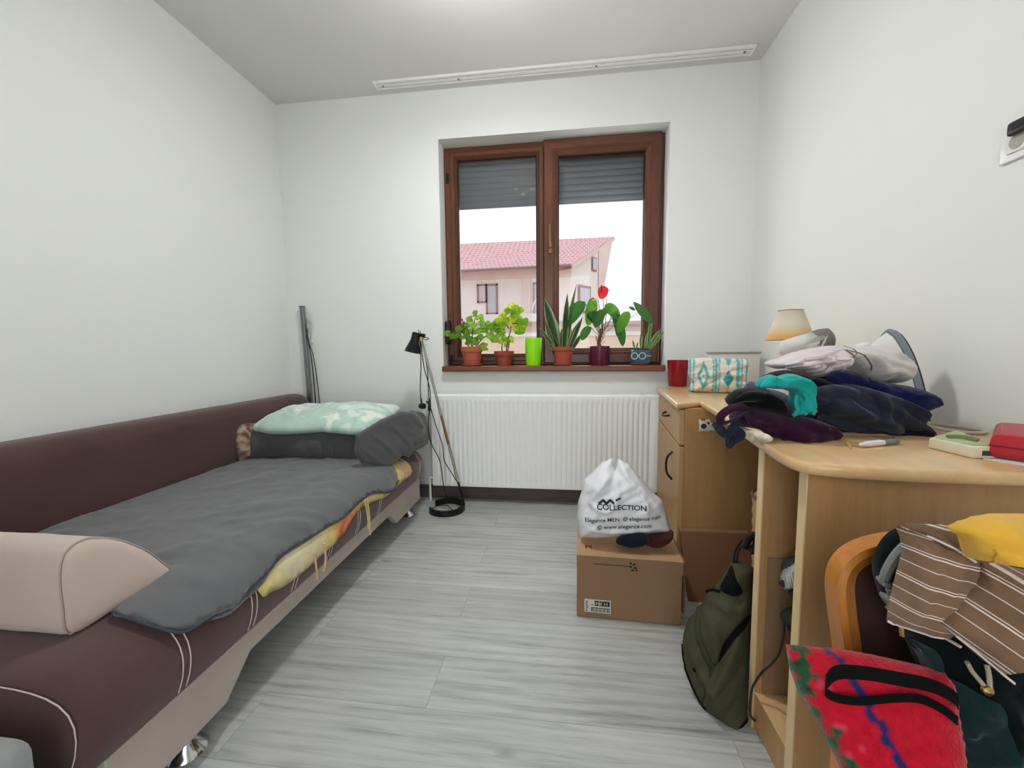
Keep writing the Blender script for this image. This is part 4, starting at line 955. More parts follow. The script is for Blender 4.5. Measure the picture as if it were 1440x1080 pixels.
# ------------------------------------------------------------------ things on the back of the desk
def base_at(px, py): return P(px, py, 'z', DZ+.0005)
red = mat('red_glaze', (142, 12, 28), .22, var=.05)
c = P(952.5, 543, 'z', DZ+.0005); rp_ = thing('red_pot', c, 'glossy dark red flower pot standing at the window end of the desk', 'pot')
b = B(); lathe(b, [(.0001, 0), (.048, 0), (.051, .004), (.059, .15), (.0595, .153), (.057, .153), (.049, .008), (.0001, .008)], c, 44); obj('pot', b, red, rp_, angle=35)
wbx = thing('storage_box', (2.79, -.2, DZ), 'white flat box standing on edge behind the turquoise patterned pouch', 'box')
b = B(); box(b, (2.672, -.235, DZ+.0005), (2.925, -.175, .962), .003); obj('carton', b, mat('paper_white', (216, 216, 210), .7), wbx)
b = B(); box(b, (2.668, -.239, .955), (2.929, -.171, .966), .002); obj('lid_rim', b, mat('box_grey', (150, 150, 146), .6), wbx)
fr = upright(base_at(966, 551)[:2], base_at(1051, 553)[:2], DZ)
L0 = [(967, 550), (972, 538), (968, 526), (968, 504), (990, 503), (1020, 504), (1052, 505), (1056, 512), (1051, 525), (1052, 540), (1047, 552), (1010, 553), (980, 552)]
u0, v0 = fr.uv(966, 551); u1, v1 = fr.uv(1052, 505)
tl = V(lin((96, 178, 182))); crm_ = V(lin((226, 220, 208))); tl2 = V(lin((60, 160, 168)))
def ikat(a, y):
    x = (a-u0)/(u1-u0); h = (y-v0)/(v1-v0); j = .012*noise.noise(V((x*14, h*60, 1)))+.008*noise.noise(V((x*60, h*12, 2))); x += j
    for s0, s1 in ((.02, .055), (.085, .11), (.415, .44), (.455, .495), (.515, .54), (.80, .855), (.875, .90), (.955, .99)):
        if s0 < x < s1: return tl
    d = abs(x-.265)/.105 + abs(h-.5)/.46
    if .52 < d < 1: return tl
    if d < .18: return tl
    d2 = abs(x-.675)/.085+abs(h-.42)/.27
    if d2 < 1: return tl2
    if abs(x-.675)/.05+abs(h-1.0)/.25 < 1 or abs(x-.675) < .008 and h < .3: return tl
    return crm_
pch = inflate('zip_pouch', fr, L0, .035, .03, .05, mat('pouch_cloth', (220, 220, 210), .85, attr=True, bump=.2, bscale=300), step=.0055, folds=[(.007, 14, .6, 2.5, 8)], col=ikat, smooth_=False,
    label='turquoise and cream ikat patterned pouch standing next to the red pot', cat='pouch')
whitec = mat('white_cotton', (216, 212, 208), .9, var=.05, bump=.3, bscale=260, sheen=.2)
fr = upright(base_at(1050, 540)[:2], base_at(1085, 540)[:2], DZ)
inflate('white_cloth', fr, [(1050, 524), (1058, 516), (1068, 514), (1078, 520), (1086, 524), (1090, 540), (1070, 541), (1052, 540)], .035, .03, .03, whitec, step=.007, folds=[(.010, 18, .4, 2, 3)], label='small crumpled white cloth beside the pouch at back of the desk', cat='cloth')
# bedside lamp
lb = V((2.775, -.80, DZ+.0005)); tl_ = thing('table_lamp', lb, 'little table lamp with cream to amber shade at the back of desk', 'lamp')
b = B(); lathe(b, [(.0001, 0), (.05, 0), (.052, .006), (.045, .018), (.014, .03), (.009, .05), (.012, .12), (.008, .2), (.007, .28)], lb, 30); obj('base', b, mat('lamp_wood', (190, 150, 110), .4), tl_)
b = B(); lay = b.verts.layers.float_color.new('Col'); rings = []; zb = P(1105, 478, 'y', -.80).z-DZ
for i in range(13):
    t = i/12; r = .083-.041*t**1.15; col = V(lin((226, 166, 84))).lerp(V(lin((214, 206, 184))), min(1, max(0, t-.05)*2.2)); col = col.lerp(V(lin((176, 172, 162))), max(0, t-.6)*1.6)
    R_ = [b.verts.new(lb+V((r*cos(2*pi*k/40), r*sin(2*pi*k/40), zb+.118*t))) for k in range(40)]
    for v in R_: v[lay] = (*col, 1)
    rings.append(R_)
skin(b, rings, True, False); obj('lamp_shade', b, mat('shade_paper', (220, 200, 160), .7, attr=True), tl_, angle=None)
b = B(); tube(b, [lb+V((.0425*cos(2*pi*k/32), .0425*sin(2*pi*k/32), zb+.118)) for k in range(33)], .0022, 6, 0); tube(b, [lb+V((.0835*cos(2*pi*k/32), .0835*sin(2*pi*k/32), zb)) for k in range(33)], .0016, 6, 0); obj('shade_rim', b, mat('rim_tan', (186, 150, 104), .5), tl_)
# steam iron on its heel
ic = V((2.838, -1.235, DZ+.0005)); nS = V((.87, .22, 0)).normalized(); sS = V((nS.y, -nS.x, 0)); iron = thing('steam_iron', ic, 'white and grey steam iron standing upright on its heel near the right wall', 'iron')
if sS.y > 0: sS = -sS
hw = lambda t: .066*min(1, max(.0, (1-t**2.3))**.62)
def iron_slab(n0, n1, k0, k1, m, name, t0=0, L=.275):
    b = B()
    def ring(n, k): 
        a = [(hw(t)*k, t) for t in [i/20 for i in range(21)]]; pts = [(w_, t) for w_, t in a] + [(-w_, t) for w_, t in reversed(a[:-1])]
        return [ic + sS*w_ + V((0, 0, .012+t0+(L-t0)*(t*k+(1-k)*.2)-n*.28)) + nS*(n-.22*(L*t-.06)) for w_, t in pts]
    loft(b, [ring(n0, k0), ring(n0+(n1-n0)*.5, (k0+k1)/2+.01), ring(n1, k1)]); return obj(name, b, m, iron, angle=40)
iron_slab(.046, .052, .98, 1.0, mat('soleplate', (60, 60, 64), .3, .7), 'soleplate'); iron_slab(.022, .0455, .97, 1.0, mat('iron_grey', (128, 134, 142), .4), 'skirt'); iron_slab(-.045, .0215, .62, .93, mat('iron_white', (226, 226, 218), .35), 'body')
b = B(); tube(b, [ic+nS*-.09+V((0, 0, .225)), ic+nS*-.12+V((0, 0, .21)), ic+nS*-.11+V((0, 0, .13)), ic+nS*-.075+V((0, 0, .05)), ic+nS*-.03+V((0, 0, .035))], .014, 10, 5); obj('handle', b, mat('iron_white', (226, 226, 218), .35), iron)
b = B(); tube(b, [ic+nS*-.07+V((0, 0, .03)), V((2.80, -1.36, DZ+.02)), V((2.86, -1.42, DZ+.006)), V((2.93, -1.42, DZ+.006)), V((2.90, -1.30, DZ+.006)), V((2.84, -1.34, DZ+.006))], .0045, 8, 6); obj('cord', b, mat('cord_white', (196, 190, 178), .6), iron)

# ------------------------------------------------------------------ the pile of clothes
def cloth(name, c, **k): return mat(name, c, .92, var=.10, vscale=18, bump=.35, bscale=300, bdist=.0008, sheen=k.get('sheen', .12), spec=.08)
pile = upright((2.36, -1.405), (2.84, -1.365), DZ)
G = 'clothes heaped on the desk'
def garment(name, shift, outline, tf, tb, R, mt, folds, label, cat, **k):
    return inflate(name, pile.shift(shift), outline, tf, tb, R, mt, step=k.pop('step', .009), folds=folds, pxs=tf*.4, label=label, cat=cat, group=G, **k)
crm_pl = upright((2.352, -1.30), (2.314, -1.54), DZ)
inflate('cream_cloth', crm_pl, [(1038, 598), (1050, 602), (1075, 609), (1085, 615), (1082, 622), (1068, 622), (1055, 621), (1046, 611), (1036, 604)], .008, .006, .012, cloth('cream_linen', (218, 204, 180)), step=.006, folds=[(.005, 30, .5, 2, 1)], label='cream cloth edge hanging over the desk front below the purple top', cat='cloth', group=G)
garment('beige_cloth', .06, [(1166, 619), (1190, 610), (1250, 607), (1268, 612), (1262, 621), (1220, 626), (1180, 628)], .03, .05, .03, cloth('beige_linen', (196, 170, 142)), [(.006, 20, .1, 3, 2)], 'flat beige cloth lying under the navy clothes beside the pen', 'cloth')
garment('navy_trousers', .0, [(1128, 560), (1140, 545), (1175, 535), (1210, 540), (1250, 552), (1285, 570), (1296, 590), (1304, 602), (1300, 614), (1280, 621), (1240, 616), (1200, 610), (1160, 600), (1135, 592)], .07, .06, .05, cloth('slate_navy', (42, 45, 60)), [(.016, 6, -.45, 3.5, 3), (.007, 16, -.6, 3, 9)], 'dark slate navy trousers forming the middle of the clothes heap', 'trousers', ridges=[([(1150, 548), (1200, 562), (1250, 590), (1290, 612)], 0.013, 0.016), ([(1140, 570), (1190, 582), (1240, 605)], 0.013, 0.016), ([(1180, 540), (1230, 556), (1285, 580)], 0.013, 0.016), ([(1205, 545), (1215, 575), (1210, 600)], 0.013, 0.016), ([(1160, 555), (1180, 575), (1185, 592)], 0.013, 0.016)])
garment('black_garment', .0, [(1268, 585), (1290, 588), (1306, 598), (1309, 610), (1296, 620), (1262, 621), (1235, 614), (1240, 598)], .085, .05, .04, cloth('black_knit', (22, 22, 28)), [(.008, 20, .3, 2, 4)], 'black garment end at the lower right of the clothes heap', 'clothing')
garment('blue_shirt', -.045, [(1150, 535), (1165, 525), (1185, 518), (1205, 523), (1240, 534), (1270, 541), (1298, 546), (1309, 555), (1308, 568), (1298, 578), (1280, 584), (1230, 580), (1170, 570), (1148, 552)], .075, .05, .04, cloth('royal_navy', (20, 25, 68)), [(.014, 8, -.35, 4, 5), (.006, 20, -.2, 3, 6)], 'deep royal blue shirt folded across the top right of the heap', 'shirt', ridges=[([(1170, 528), (1220, 545), (1290, 556)], 0.01, 0.014), ([(1190, 540), (1240, 562), (1300, 570)], 0.01, 0.014), ([(1165, 545), (1210, 565), (1270, 580)], 0.01, 0.014), ([(1195, 522), (1210, 538), (1225, 545)], 0.01, 0.014), ([(1240, 540), (1270, 548), (1304, 560)], 0.01, 0.014)])
garment('dark_top', -.03, [(1085, 530), (1095, 524), (1115, 521), (1135, 526), (1160, 532), (1175, 545), (1160, 560), (1120, 552), (1092, 540)], .07, .05, .03, cloth('ink_black', (24, 24, 38)), [(.010, 12, -.3, 3, 6)], 'ink black top between the white clothes and the teal garment', 'top', ridges=[([(1095, 532), (1120, 530), (1160, 545)], 0.009, 0.01), ([(1110, 525), (1140, 535), (1168, 550)], 0.009, 0.01)])
garment('grey_vest', .02, [(1058, 552), (1062, 538), (1072, 540), (1088, 548), (1110, 554), (1120, 570), (1110, 585), (1090, 575), (1060, 560)], .07, .05, .04, cloth('blue_grey', (74, 84, 100)), [(.010, 14, -.5, 3, 6)], 'blue grey garment strip behind the black top on the heap', 'clothing')
garment('purple_top', .075, [(1036, 590), (1046, 578), (1075, 576), (1110, 580), (1150, 590), (1180, 602), (1178, 614), (1166, 621), (1140, 624), (1110, 622), (1090, 618), (1078, 608), (1060, 604), (1042, 602)], .065, .05, .035, cloth('aubergine', (50, 20, 46)), [(.014, 8, .5, 3, 7), (.007, 20, .2, 3, 8)], 'dark purple top at bottom front of the clothes heap', 'top', ridges=[([(1045, 584), (1060, 598), (1090, 606)], 0.01, 0.016), ([(1055, 578), (1075, 592), (1090, 600), (1120, 606)], 0.01, 0.016), ([(1100, 600), (1130, 592), (1160, 600), (1165, 615)], 0.01, 0.016), ([(1090, 612), (1130, 616), (1165, 612)], 0.01, 0.016), ([(1110, 585), (1140, 598), (1170, 604)], 0.01, 0.016)])
garment('black_sweater', .055, [(1029, 568), (1034, 558), (1045, 549), (1065, 546), (1085, 552), (1102, 564), (1110, 580), (1108, 592), (1090, 590), (1060, 580), (1038, 576)], .065, .05, .035, cloth('jet_black', (11, 11, 13)), [(.010, 10, -.4, 3, 2), (.005, 22, -.2, 3, 3)], 'jet black top bulging at the left end of the clothes heap', 'top', ridges=[([(1035, 560), (1060, 552), (1090, 562), (1105, 580)], 0.011, 0.012), ([(1045, 572), (1075, 572), (1100, 588)], 0.011, 0.012), ([(1055, 552), (1075, 562), (1090, 578)], 0.011, 0.012)])
garment('teal_top', .095, [(1068, 545), (1074, 533), (1086, 527), (1098, 530), (1110, 526), (1126, 528), (1140, 536), (1147, 550), (1145, 566), (1150, 578), (1142, 584), (1126, 585), (1112, 586), (1112, 574), (1118, 560), (1114, 549), (1098, 548), (1082, 546)], .032, .03, .018, cloth('teal_cotton', (26, 160, 156), sheen=.2), [(.010, 12, 1.1, 2, 3), (.005, 28, .7, 2, 4)], 'bright teal top draped down the front of the clothes heap', 'top', ridges=[([(1074, 540), (1090, 533), (1108, 538), (1125, 534), (1140, 545)], 0.007, 0.013), ([(1085, 545), (1105, 543), (1120, 550)], 0.007, 0.013), ([(1122, 545), (1130, 560), (1126, 580)], 0.007, 0.013), ([(1138, 545), (1136, 562), (1140, 580)], 0.007, 0.013), ([(1116, 556), (1120, 570), (1114, 584)], 0.007, 0.013), ([(1128, 556), (1124, 570), (1132, 582)], 0.007, 0.013)], step=.007)
def flap(par, shift, outl, tf, m, R=.02, fo=(), nm='fold'):
    return inflate(nm, pile.shift(shift), outl, tf, tf*.6, R, m, parent=bpy.data.objects[par], step=.008, folds=fo or [(.006, 16, -.5, 3, 4)])
MT = lambda n: MATS[n]
flap('navy_trousers', .066, [(1136, 552), (1165, 541), (1200, 545), (1240, 562), (1275, 582), (1303, 600), (1300, 611), (1270, 604), (1235, 592), (1200, 578), (1170, 570), (1145, 568)], .022, MT('slate_navy'), .016, nm='trouser_leg')
flap('navy_trousers', .060, [(1150, 585), (1180, 583), (1230, 598), (1270, 610), (1262, 618), (1220, 612), (1180, 604), (1155, 596)], .018, MT('slate_navy'), .014, nm='trouser_leg')
flap('blue_shirt', .022, [(1160, 530), (1185, 521), (1220, 532), (1265, 543), (1304, 552), (1306, 562), (1280, 562), (1240, 556), (1205, 548), (1175, 545)], .022, MT('royal_navy'), .016, nm='sleeve')
flap('blue_shirt', .024, [(1195, 560), (1240, 566), (1290, 572), (1300, 577), (1280, 583), (1240, 578), (1205, 572)], .016, MT('royal_navy'), .012, nm='shirt_tail')
flap('teal_top', .112, [(1069, 545), (1076, 533), (1087, 528), (1098, 531), (1110, 527), (1126, 529), (1139, 538), (1142, 548), (1128, 546), (1116, 543), (1100, 545), (1084, 545)], .014, MT('teal_cotton'), .008, [(.007, 24, 1.2, 2, 4)], nm='sleeve')
for k_, ln in enumerate(([(1120, 556), (1117, 566), (1121, 576), (1114, 585)], [(1130, 552), (1133, 562), (1128, 572), (1132, 583)], [(1141, 552), (1139, 562), (1144, 572), (1142, 583)])):
    b = B(); pq = pile.shift(.124); tube(b, [pq.pt(*pq.uv(*p), .004*(i % 2)) for i, p in enumerate(ln)], .007, 8, 6, flat=.6); obj('ruffle', b, MT('teal_cotton'), bpy.data.objects['teal_top'])
flap('black_sweater', .112, [(1031, 566), (1045, 552), (1066, 549), (1086, 556), (1102, 568), (1106, 580), (1088, 574), (1066, 566), (1046, 566)], .016, MT('jet_black'), .012, nm='sleeve')
for ln in ([(1046, 580), (1058, 593), (1078, 601), (1100, 604)], [(1060, 578), (1074, 588), (1094, 596), (1118, 596)], [(1086, 612), (1104, 604), (1130, 602), (1158, 606)], [(1100, 618), (1125, 614), (1150, 617), (1170, 612)]):
    b = B(); pq = pile.shift(.130); tube(b, [pq.pt(*pq.uv(*p)) for p in ln], lambda t: .009*(.35+sin(pi*t)), 8, 6, flat=.6); obj('gathered_fold', b, MT('aubergine'), bpy.data.objects['purple_top'])
ps = pile.shift(.10)
purp = cloth('aubergine', (50, 20, 46)); ink = cloth('strap_ink', (34, 40, 54))
o = bpy.data.objects.get('purple_top')
b = B(); tube(b, [ps.pt(*ps.uv(*p), h) for p, h in (((1050, 570), 0), ((1030, 570), .02), ((1014, 575), .03), ((1005, 584), .03), ((1008, 592), .03), ((1022, 590), .02), ((1040, 584), .01), ((1050, 580), 0))], .010, 8, 6, flat=.35); obj('strap', b, purp, o)
b = B(); tube(b, [ps.pt(*ps.uv(*p), h) for p, h in (((1006, 594), .0), ((1008, 602), .02), ((1013, 607), .03), ((1020, 603), .03), ((1028, 595), .02), ((1040, 588), .0))], .011, 8, 6, flat=.3); obj('tie', b, ink, bpy.data.objects['black_sweater']); b = B(); tube(b, [ps.pt(*ps.uv(*p), h) for p, h in (((1016, 603), .02), ((1014, 612), .03), ((1015, 622), .03), ((1022, 616), .03), ((1032, 610), .03), ((1033, 605), .03), ((1026, 602), .02), ((1016, 606), .03))], .010, 8, 6, flat=.3); obj('tie', b, ink, bpy.data.objects['black_sweater'])
inflate('white_lace_top', pile.shift(-.06), [(1086, 513), (1092, 507), (1108, 502), (1125, 495), (1150, 489), (1175, 487), (1185, 494), (1192, 508), (1186, 520), (1170, 525), (1155, 528), (1141, 531), (1128, 525), (1115, 519), (1096, 519)], .065, .06, .032, cloth('blush_white', (214, 202, 204), sheen=.2), step=.006, folds=[(.012, 12, .9, 2.5, 3), (.007, 28, -.6, 2.5, 5)], ridges=[([(1090, 514), (1120, 502), (1160, 491)], 0.008, 0.014), ([(1095, 518), (1125, 508), (1150, 500), (1180, 502)], 0.008, 0.014), ([(1110, 520), (1120, 512), (1126, 522)], 0.008, 0.014), ([(1130, 522), (1140, 508), (1150, 500)], 0.008, 0.014), ([(1150, 526), (1156, 512), (1165, 500)], 0.008, 0.014), ([(1168, 522), (1172, 508), (1168, 496)], 0.008, 0.014), ([(1100, 508), (1118, 512), (1140, 518)], 0.008, 0.014), ([(1120, 500), (1150, 508), (1178, 514)], 0.008, 0.014)], label='blush white crumpled top at the upper left of the heap', cat='top', group=G, pxs=.02)
wlt = bpy.data.objects['white_lace_top']; twl = bvh_of(wlt); pwl = pile.shift(-.06)
for ln in ([(1088, 512), (1110, 504), (1140, 496), (1165, 491)], [(1092, 516), (1112, 510), (1140, 504), (1175, 502)], [(1104, 520), (1114, 513), (1128, 510)], [(1120, 521), (1128, 514), (1126, 506)], [(1132, 527), (1142, 514), (1158, 506)], [(1150, 526), (1154, 514), (1166, 498)], [(1166, 523), (1170, 510), (1180, 500)], [(1140, 529), (1150, 520), (1146, 508)]):
    q_ = []
    for p in resample([V(p) for p in ln], 4, False):
        a, c = pwl.uv(p.x, p.y); h = twl.ray_cast(pwl.pt(a, c, .4), -pwl.N)[0]
        if h is not None: q_.append(h+pwl.N*.001)
    if len(q_) > 3: b = B(); tube(b, q_, lambda t: .0075*(.4+sin(pi*t)), 8, 2, flat=.7); obj('ruffle', b, MATS['blush_white'], wlt)
lt = inflate('white_garment', pile.shift(-.075), [(1160, 489), (1180, 486), (1215, 487), (1248, 487), (1264, 494), (1274, 506), (1277, 530), (1266, 540), (1250, 536), (1236, 540), (1222, 532), (1205, 520), (1190, 512), (1172, 502)], .075, .06, .04, cloth('grey_white', (208, 203, 198), sheen=.2), step=.007, folds=[(.012, 9, -.8, 2.5, 9), (.005, 26, -.9, 2, 5)], ridges=[([(1190, 490), (1215, 505), (1240, 535)], 0.009, 0.013), ([(1205, 490), (1232, 508), (1255, 515), (1268, 525)], 0.009, 0.013), ([(1225, 535), (1235, 522), (1250, 525), (1260, 538)], 0.009, 0.013), ([(1240, 490), (1258, 505), (1266, 520)], 0.009, 0.013), ([(1180, 492), (1198, 508), (1215, 525)], 0.009, 0.013)], label='grey white linen garment with crossed laces on top of the heap', cat='clothing', group=G, pxs=.03)
tree = bvh_of(lt); pl_ = pile.shift(-.075); b = B()
def onskin(px, py, pl, tr, e=.004):
    a, c = pl.uv(px, py); h = tr.ray_cast(pl.pt(a, c, .4), -pl.N)[0]; return (h if h is not None else pl.pt(a, c)) + pl.N*e
for ln in ([(1160, 489), (1172, 498), (1184, 512), (1190, 520)], [(1180, 487), (1176, 500), (1182, 515)], [(1168, 492), (1180, 496), (1196, 510), (1206, 522)]):
    pts_ = resample([V(p) for p in ln], 4, False); tube(b, [onskin(p[0], p[1], pl_, tree, .001) for p in pts_], .0018, 6, 0)
obj('laces', b, mat('lace_brown', (120, 100, 96), .9), lt)
# rolled white bag
rb0, rb1 = P(1101, 493, 'y', -1.0), P(1162, 476, 'y', -1.03)
roll = thing('rolled_bag', V((rb0.x+.05, rb0.y, DZ)), 'white cloth bag with rolled top and grey end behind the heap before the table lamp', 'bag')
d_ = (rb1-rb0).normalized(); b = B(); lathe(b, [(.0001, -.012), (.02, -.008), (.034, .004), (.036, .05), (.037, .12), (.035, (rb1-rb0).length-.04), (.022, (rb1-rb0).length-.02)], rb0, 28, d_)
for v in b.verts:
    h = fold(v.co.dot(d_), v.co.z, .003, 18, .2, 3, 4); v.co += V((0, -1, .3))*h
obj('cover', b, whitec, roll, angle=None)
m0 = (rb0+rb1)/2; b = B(); loft(b, [[V((m0.x+.006, m0.y+.01, 0))+V(((.085-.02*t)*cos(2*pi*k/24), (.05-.015*t)*sin(2*pi*k/24), DZ+.001+(m0.z-.015-DZ)*t)) for k in range(24)] for t in (0, .05, .3, .6, .85, 1)]); obj('bag_body', b, whitec, roll, angle=50)
b = B(); L = (rb1-rb0).length; lathe(b, [(.03, L-.035), (.0385, L-.03), (.039, L-.012), (.034, L+.012), (.02, L+.02), (.0001, L+.022)], rb0, 28, d_); obj('end_cap', b, mat('taupe_grey', (120, 112, 108), .6), roll)
b = B(); m_ = rb0+d_*.10; tube(b, [m_+V((.0, -.037, -.02)), m_+V((.01, -.04, .005)), m_+V((.03, -.025, .032)), m_+V((.045, .0, .038))], .007, 8, 5, flat=.4); obj('strap', b, whitec, roll); b = B(); tube(b, [rb0+V((0, -.03, -.02)), rb0+V((-.008, -.035, -.05)), rb0+V((.012, -.03, -.08))], .003, 6, 4); obj('strap', b, whitec, roll)
# pen, small device, red case, sheet of paper
q0, q1 = base_at(1207, 630), base_at(1262, 624); dv = (q1-q0).normalized(); up_ = V((0, 0, .0072)); pen = thing('marker_pen', q0, 'white ballpoint pen lying on the desk in front of the beige cloth', 'pen')
b = B(); L = (q1-q0).length; lathe(b, [(.0001, 0), (.003, .004), (.0065, .03), (.0068, L*.62), (.0068, L*.62)], q0+up_, 16, dv, cap=True); obj('barrel', b, whitep, pen)
b = B(); lathe(b, [(.0069, L*.6), (.0073, L*.62), (.0072, L*.97), (.004, L), (.0001, L)], q0+up_, 16, dv); obj('grip', b, mat('pen_grey', (120, 122, 120), .4), pen)
b = B(); tube(b, [q0+up_*2+dv*L*.55, q0+up_*2.05+dv*L*.9], .0018, 6, 0); obj('clip', b, mat('pen_dark', (60, 62, 62), .4), pen)
t0 = base_at(1197, 631); b = B(); tube(b, [t0+V((0, 0, .001)), t0+V((.004, .02, .01)), t0+V((.012, .03, .003)), q0+V((.01, .004, .004))], .0016, 6, 5); obj('thread', b, mat('thread_tan', (190, 150, 100), .8), pen)
dp = [base_at(1306, 630), base_at(1368, 645), base_at(1404, 645), base_at(1345, 618)]
dev = thing('card_reader', sum(dp, V())/4, 'small cream plastic device with torn green label near the desk front', 'device')
b = B(); prism(b, [(p.x, p.y) for p in dp], 'z', DZ+.0005, DZ+.024, .003); obj('case', b, mat('cream_plastic', (222, 214, 190), .45), dev)
cc_ = sum(dp, V())/4; b = B(); vs = [cc_+(p-cc_)*.82 for p in dp]; prism(b, [(p.x, p.y) for p in vs], 'z', DZ+.0242, DZ+.0255); obj('label', b, mat('green_label', (178, 196, 138), .6, var=.3, vscale=60), dev, smooth=False)
b = B(); g = cc_+(dp[0]-cc_)*.1; tube(b, [cc_+(dp[0]-cc_)*.5+V((0, 0, .028)), cc_+V((0, 0, .030)), cc_+(dp[2]-cc_)*.4+V((0, 0, .028))], .005, 6, 3, flat=.4); obj('slot_tape', b, mat('olive_tape', (108, 116, 84), .6), dev)
m_ = (dp[1]*.45+dp[2]*.55); b = B(); box(b, m_+V((-.010, -.0012, .006)), m_+V((.012, .004, .016))); obj('socket', b, mat('socket_dark', (60, 56, 50), .4), dev, smooth=False)
pp = [base_at(1382, 646), base_at(1448, 657), V((2.80, -1.72, DZ)), V((2.90, -1.60, DZ)), base_at(1402, 634)]
b = B(); prism(b, [(p.x, p.y) for p in pp], 'z', DZ+.0005, DZ+.0022); tag(obj('paper_sheet', b, mat('paper_white', (216, 216, 210), .7), smooth=False), 'white paper sheet lying under the red case at the desk end', 'paper')
rp0 = base_at(1382, 641); rcx = thing('red_case', V((rp0.x+.1, rp0.y, DZ+.0025)), 'soft red rectangular case lying at the desk end by right photo edge', 'case')
rr = [base_at(1384, 640), base_at(1444, 655), V((2.86, -1.66, DZ)), V((2.86, -1.50, DZ)), base_at(1384, 630)]
rr = [(2.705, -1.672), (2.845, -1.53), (2.945, -1.58), (2.945, -1.70), (2.82, -1.745), (2.745, -1.725)]
b = B(); prism(b, rr, 'z', DZ+.0025, DZ+.052, .014, 4); obj('shell', b, mat('red_fabric', (176, 20, 38), .65, var=.06, bump=.2, bscale=200, sheen=.2), rcx, angle=40)
b = B(); cyl_pts = [V((*p, DZ+.028)) for p in rr]; tube(b, resample(cyl_pts, .02)+[cyl_pts[0]], .0016, 6, 0); obj('zip', b, mat('red_dark', (120, 14, 28), .6), rcx)
# ================================================================== BOX AND PLASTIC BAG
bxT = .238
bx = thing('cardboard_box', (2.10, -1.04, 0), 'closed brown cardboard box on the floor in front of the desk cabinet', 'box')
q = [V((1.914, -1.135)), V((2.281, -1.150)), V((2.296, -.87)), V((1.930, -.855))]
b = B(); prism(b, [(p.x, p.y) for p in q], 'z', .0005, bxT-.004, .003, 2); obj('carton', b, cbm, bx, smooth=False)
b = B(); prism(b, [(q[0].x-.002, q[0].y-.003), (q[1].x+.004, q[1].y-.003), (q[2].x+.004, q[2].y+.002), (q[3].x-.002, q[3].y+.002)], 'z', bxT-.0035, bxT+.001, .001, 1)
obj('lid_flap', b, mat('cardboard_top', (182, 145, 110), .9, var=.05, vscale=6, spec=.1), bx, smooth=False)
b = B(); loft(b, [[V((q[0].x-.001, q[0].y-.0012, z)), V((q[1].x+.002, q[1].y-.0012, z)), V((q[1].x+.002, q[1].y-.004, z)), V((q[0].x-.001, q[0].y-.004, z))] for z in (bxT-.045, bxT+.001)]); obj('front_lip', b, cbm, bx, smooth=False)
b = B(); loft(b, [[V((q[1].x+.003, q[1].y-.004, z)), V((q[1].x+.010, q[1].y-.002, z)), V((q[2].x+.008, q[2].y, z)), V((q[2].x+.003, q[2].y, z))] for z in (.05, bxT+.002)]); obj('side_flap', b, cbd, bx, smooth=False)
e0 = (q[1]-q[0]).normalized(); nrm = V((e0.y, -e0.x)); 
def bf(s, z, h=.0012): p = q[0]+e0*s+nrm*h; return V((p.x, p.y, z))
def face_rect(s0, s1, z0, z1, h): return [bf(s0, z0, h), bf(s1, z0, h), bf(s1, z1, h), bf(s0, z1, h)]
lw = mat('label_white', (214, 210, 200), .6); inkm = mat('print_black', (34, 30, 28), .7)
def quadm(bm, pts): bm.faces.new([bm.verts.new(p) for p in pts])
b = B(); quadm(b, face_rect(.028, .123, .022, .072, .0012)); lb_ = obj('sticker', b, lw, bx, smooth=False)
b = B(); 
for s0, s1 in ((.064, .079), (.081, .088), (.090, .119)): quadm(b, face_rect(s0, s1, .048, .068, .0018))
quadm(b, face_rect(.052, .119, .026, .042, .0016))
rs = random.Random(2)
for i in range(7): quadm(b, face_rect(.032, .043-rs.random()*.004, .026+i*.006, .029+i*.006, .0017))
quadm(b, face_rect(.052, .06, .05, .053, .0017)); obj('barcode', b, inkm, lb_, smooth=False)
b = B(); add_text(b, '2N', .020, lambda x, y: bf(.0715+x, .0515+y*.9, .0026)); add_text(b, 'M', .019, lambda x, y: bf(.0845+x*.5, .0515+y*.9, .0026)); add_text(b, 'H', .020, lambda x, y: bf(.1045+x, .0515+y*.9, .0026)); obj('lettering', b, lw, lb_, smooth=False)
b = B()
for i in range(14): quadm(b, face_rect(.055+i*.0045, .0565+i*.0045+(i % 3)*.0008, .028, .040, .0021))
obj('bars', b, lw, lb_, smooth=False)
b = B(); quadm(b, face_rect(.06, .185, bxT-.028, bxT-.0255, .0052))
for s, z, w_ in ((.186, -.018, .008), (.197, -.022, .010), (.186, -.032, .009), (.20, -.034, .011), (.192, -.044, .010), (.207, -.042, .007)): quadm(b, face_rect(s, s+w_, bxT+z, bxT+z+.007, .0052))
obj('print', b, inkm, bx, smooth=False)
b = B(); tm = lambda x, y: V((q[0].x+.045+x, q[0].y+.045+y*1.2, bxT+.0022)); add_text(b, 'M', .035, tm); obj('print', b, inkm, bx, smooth=False)

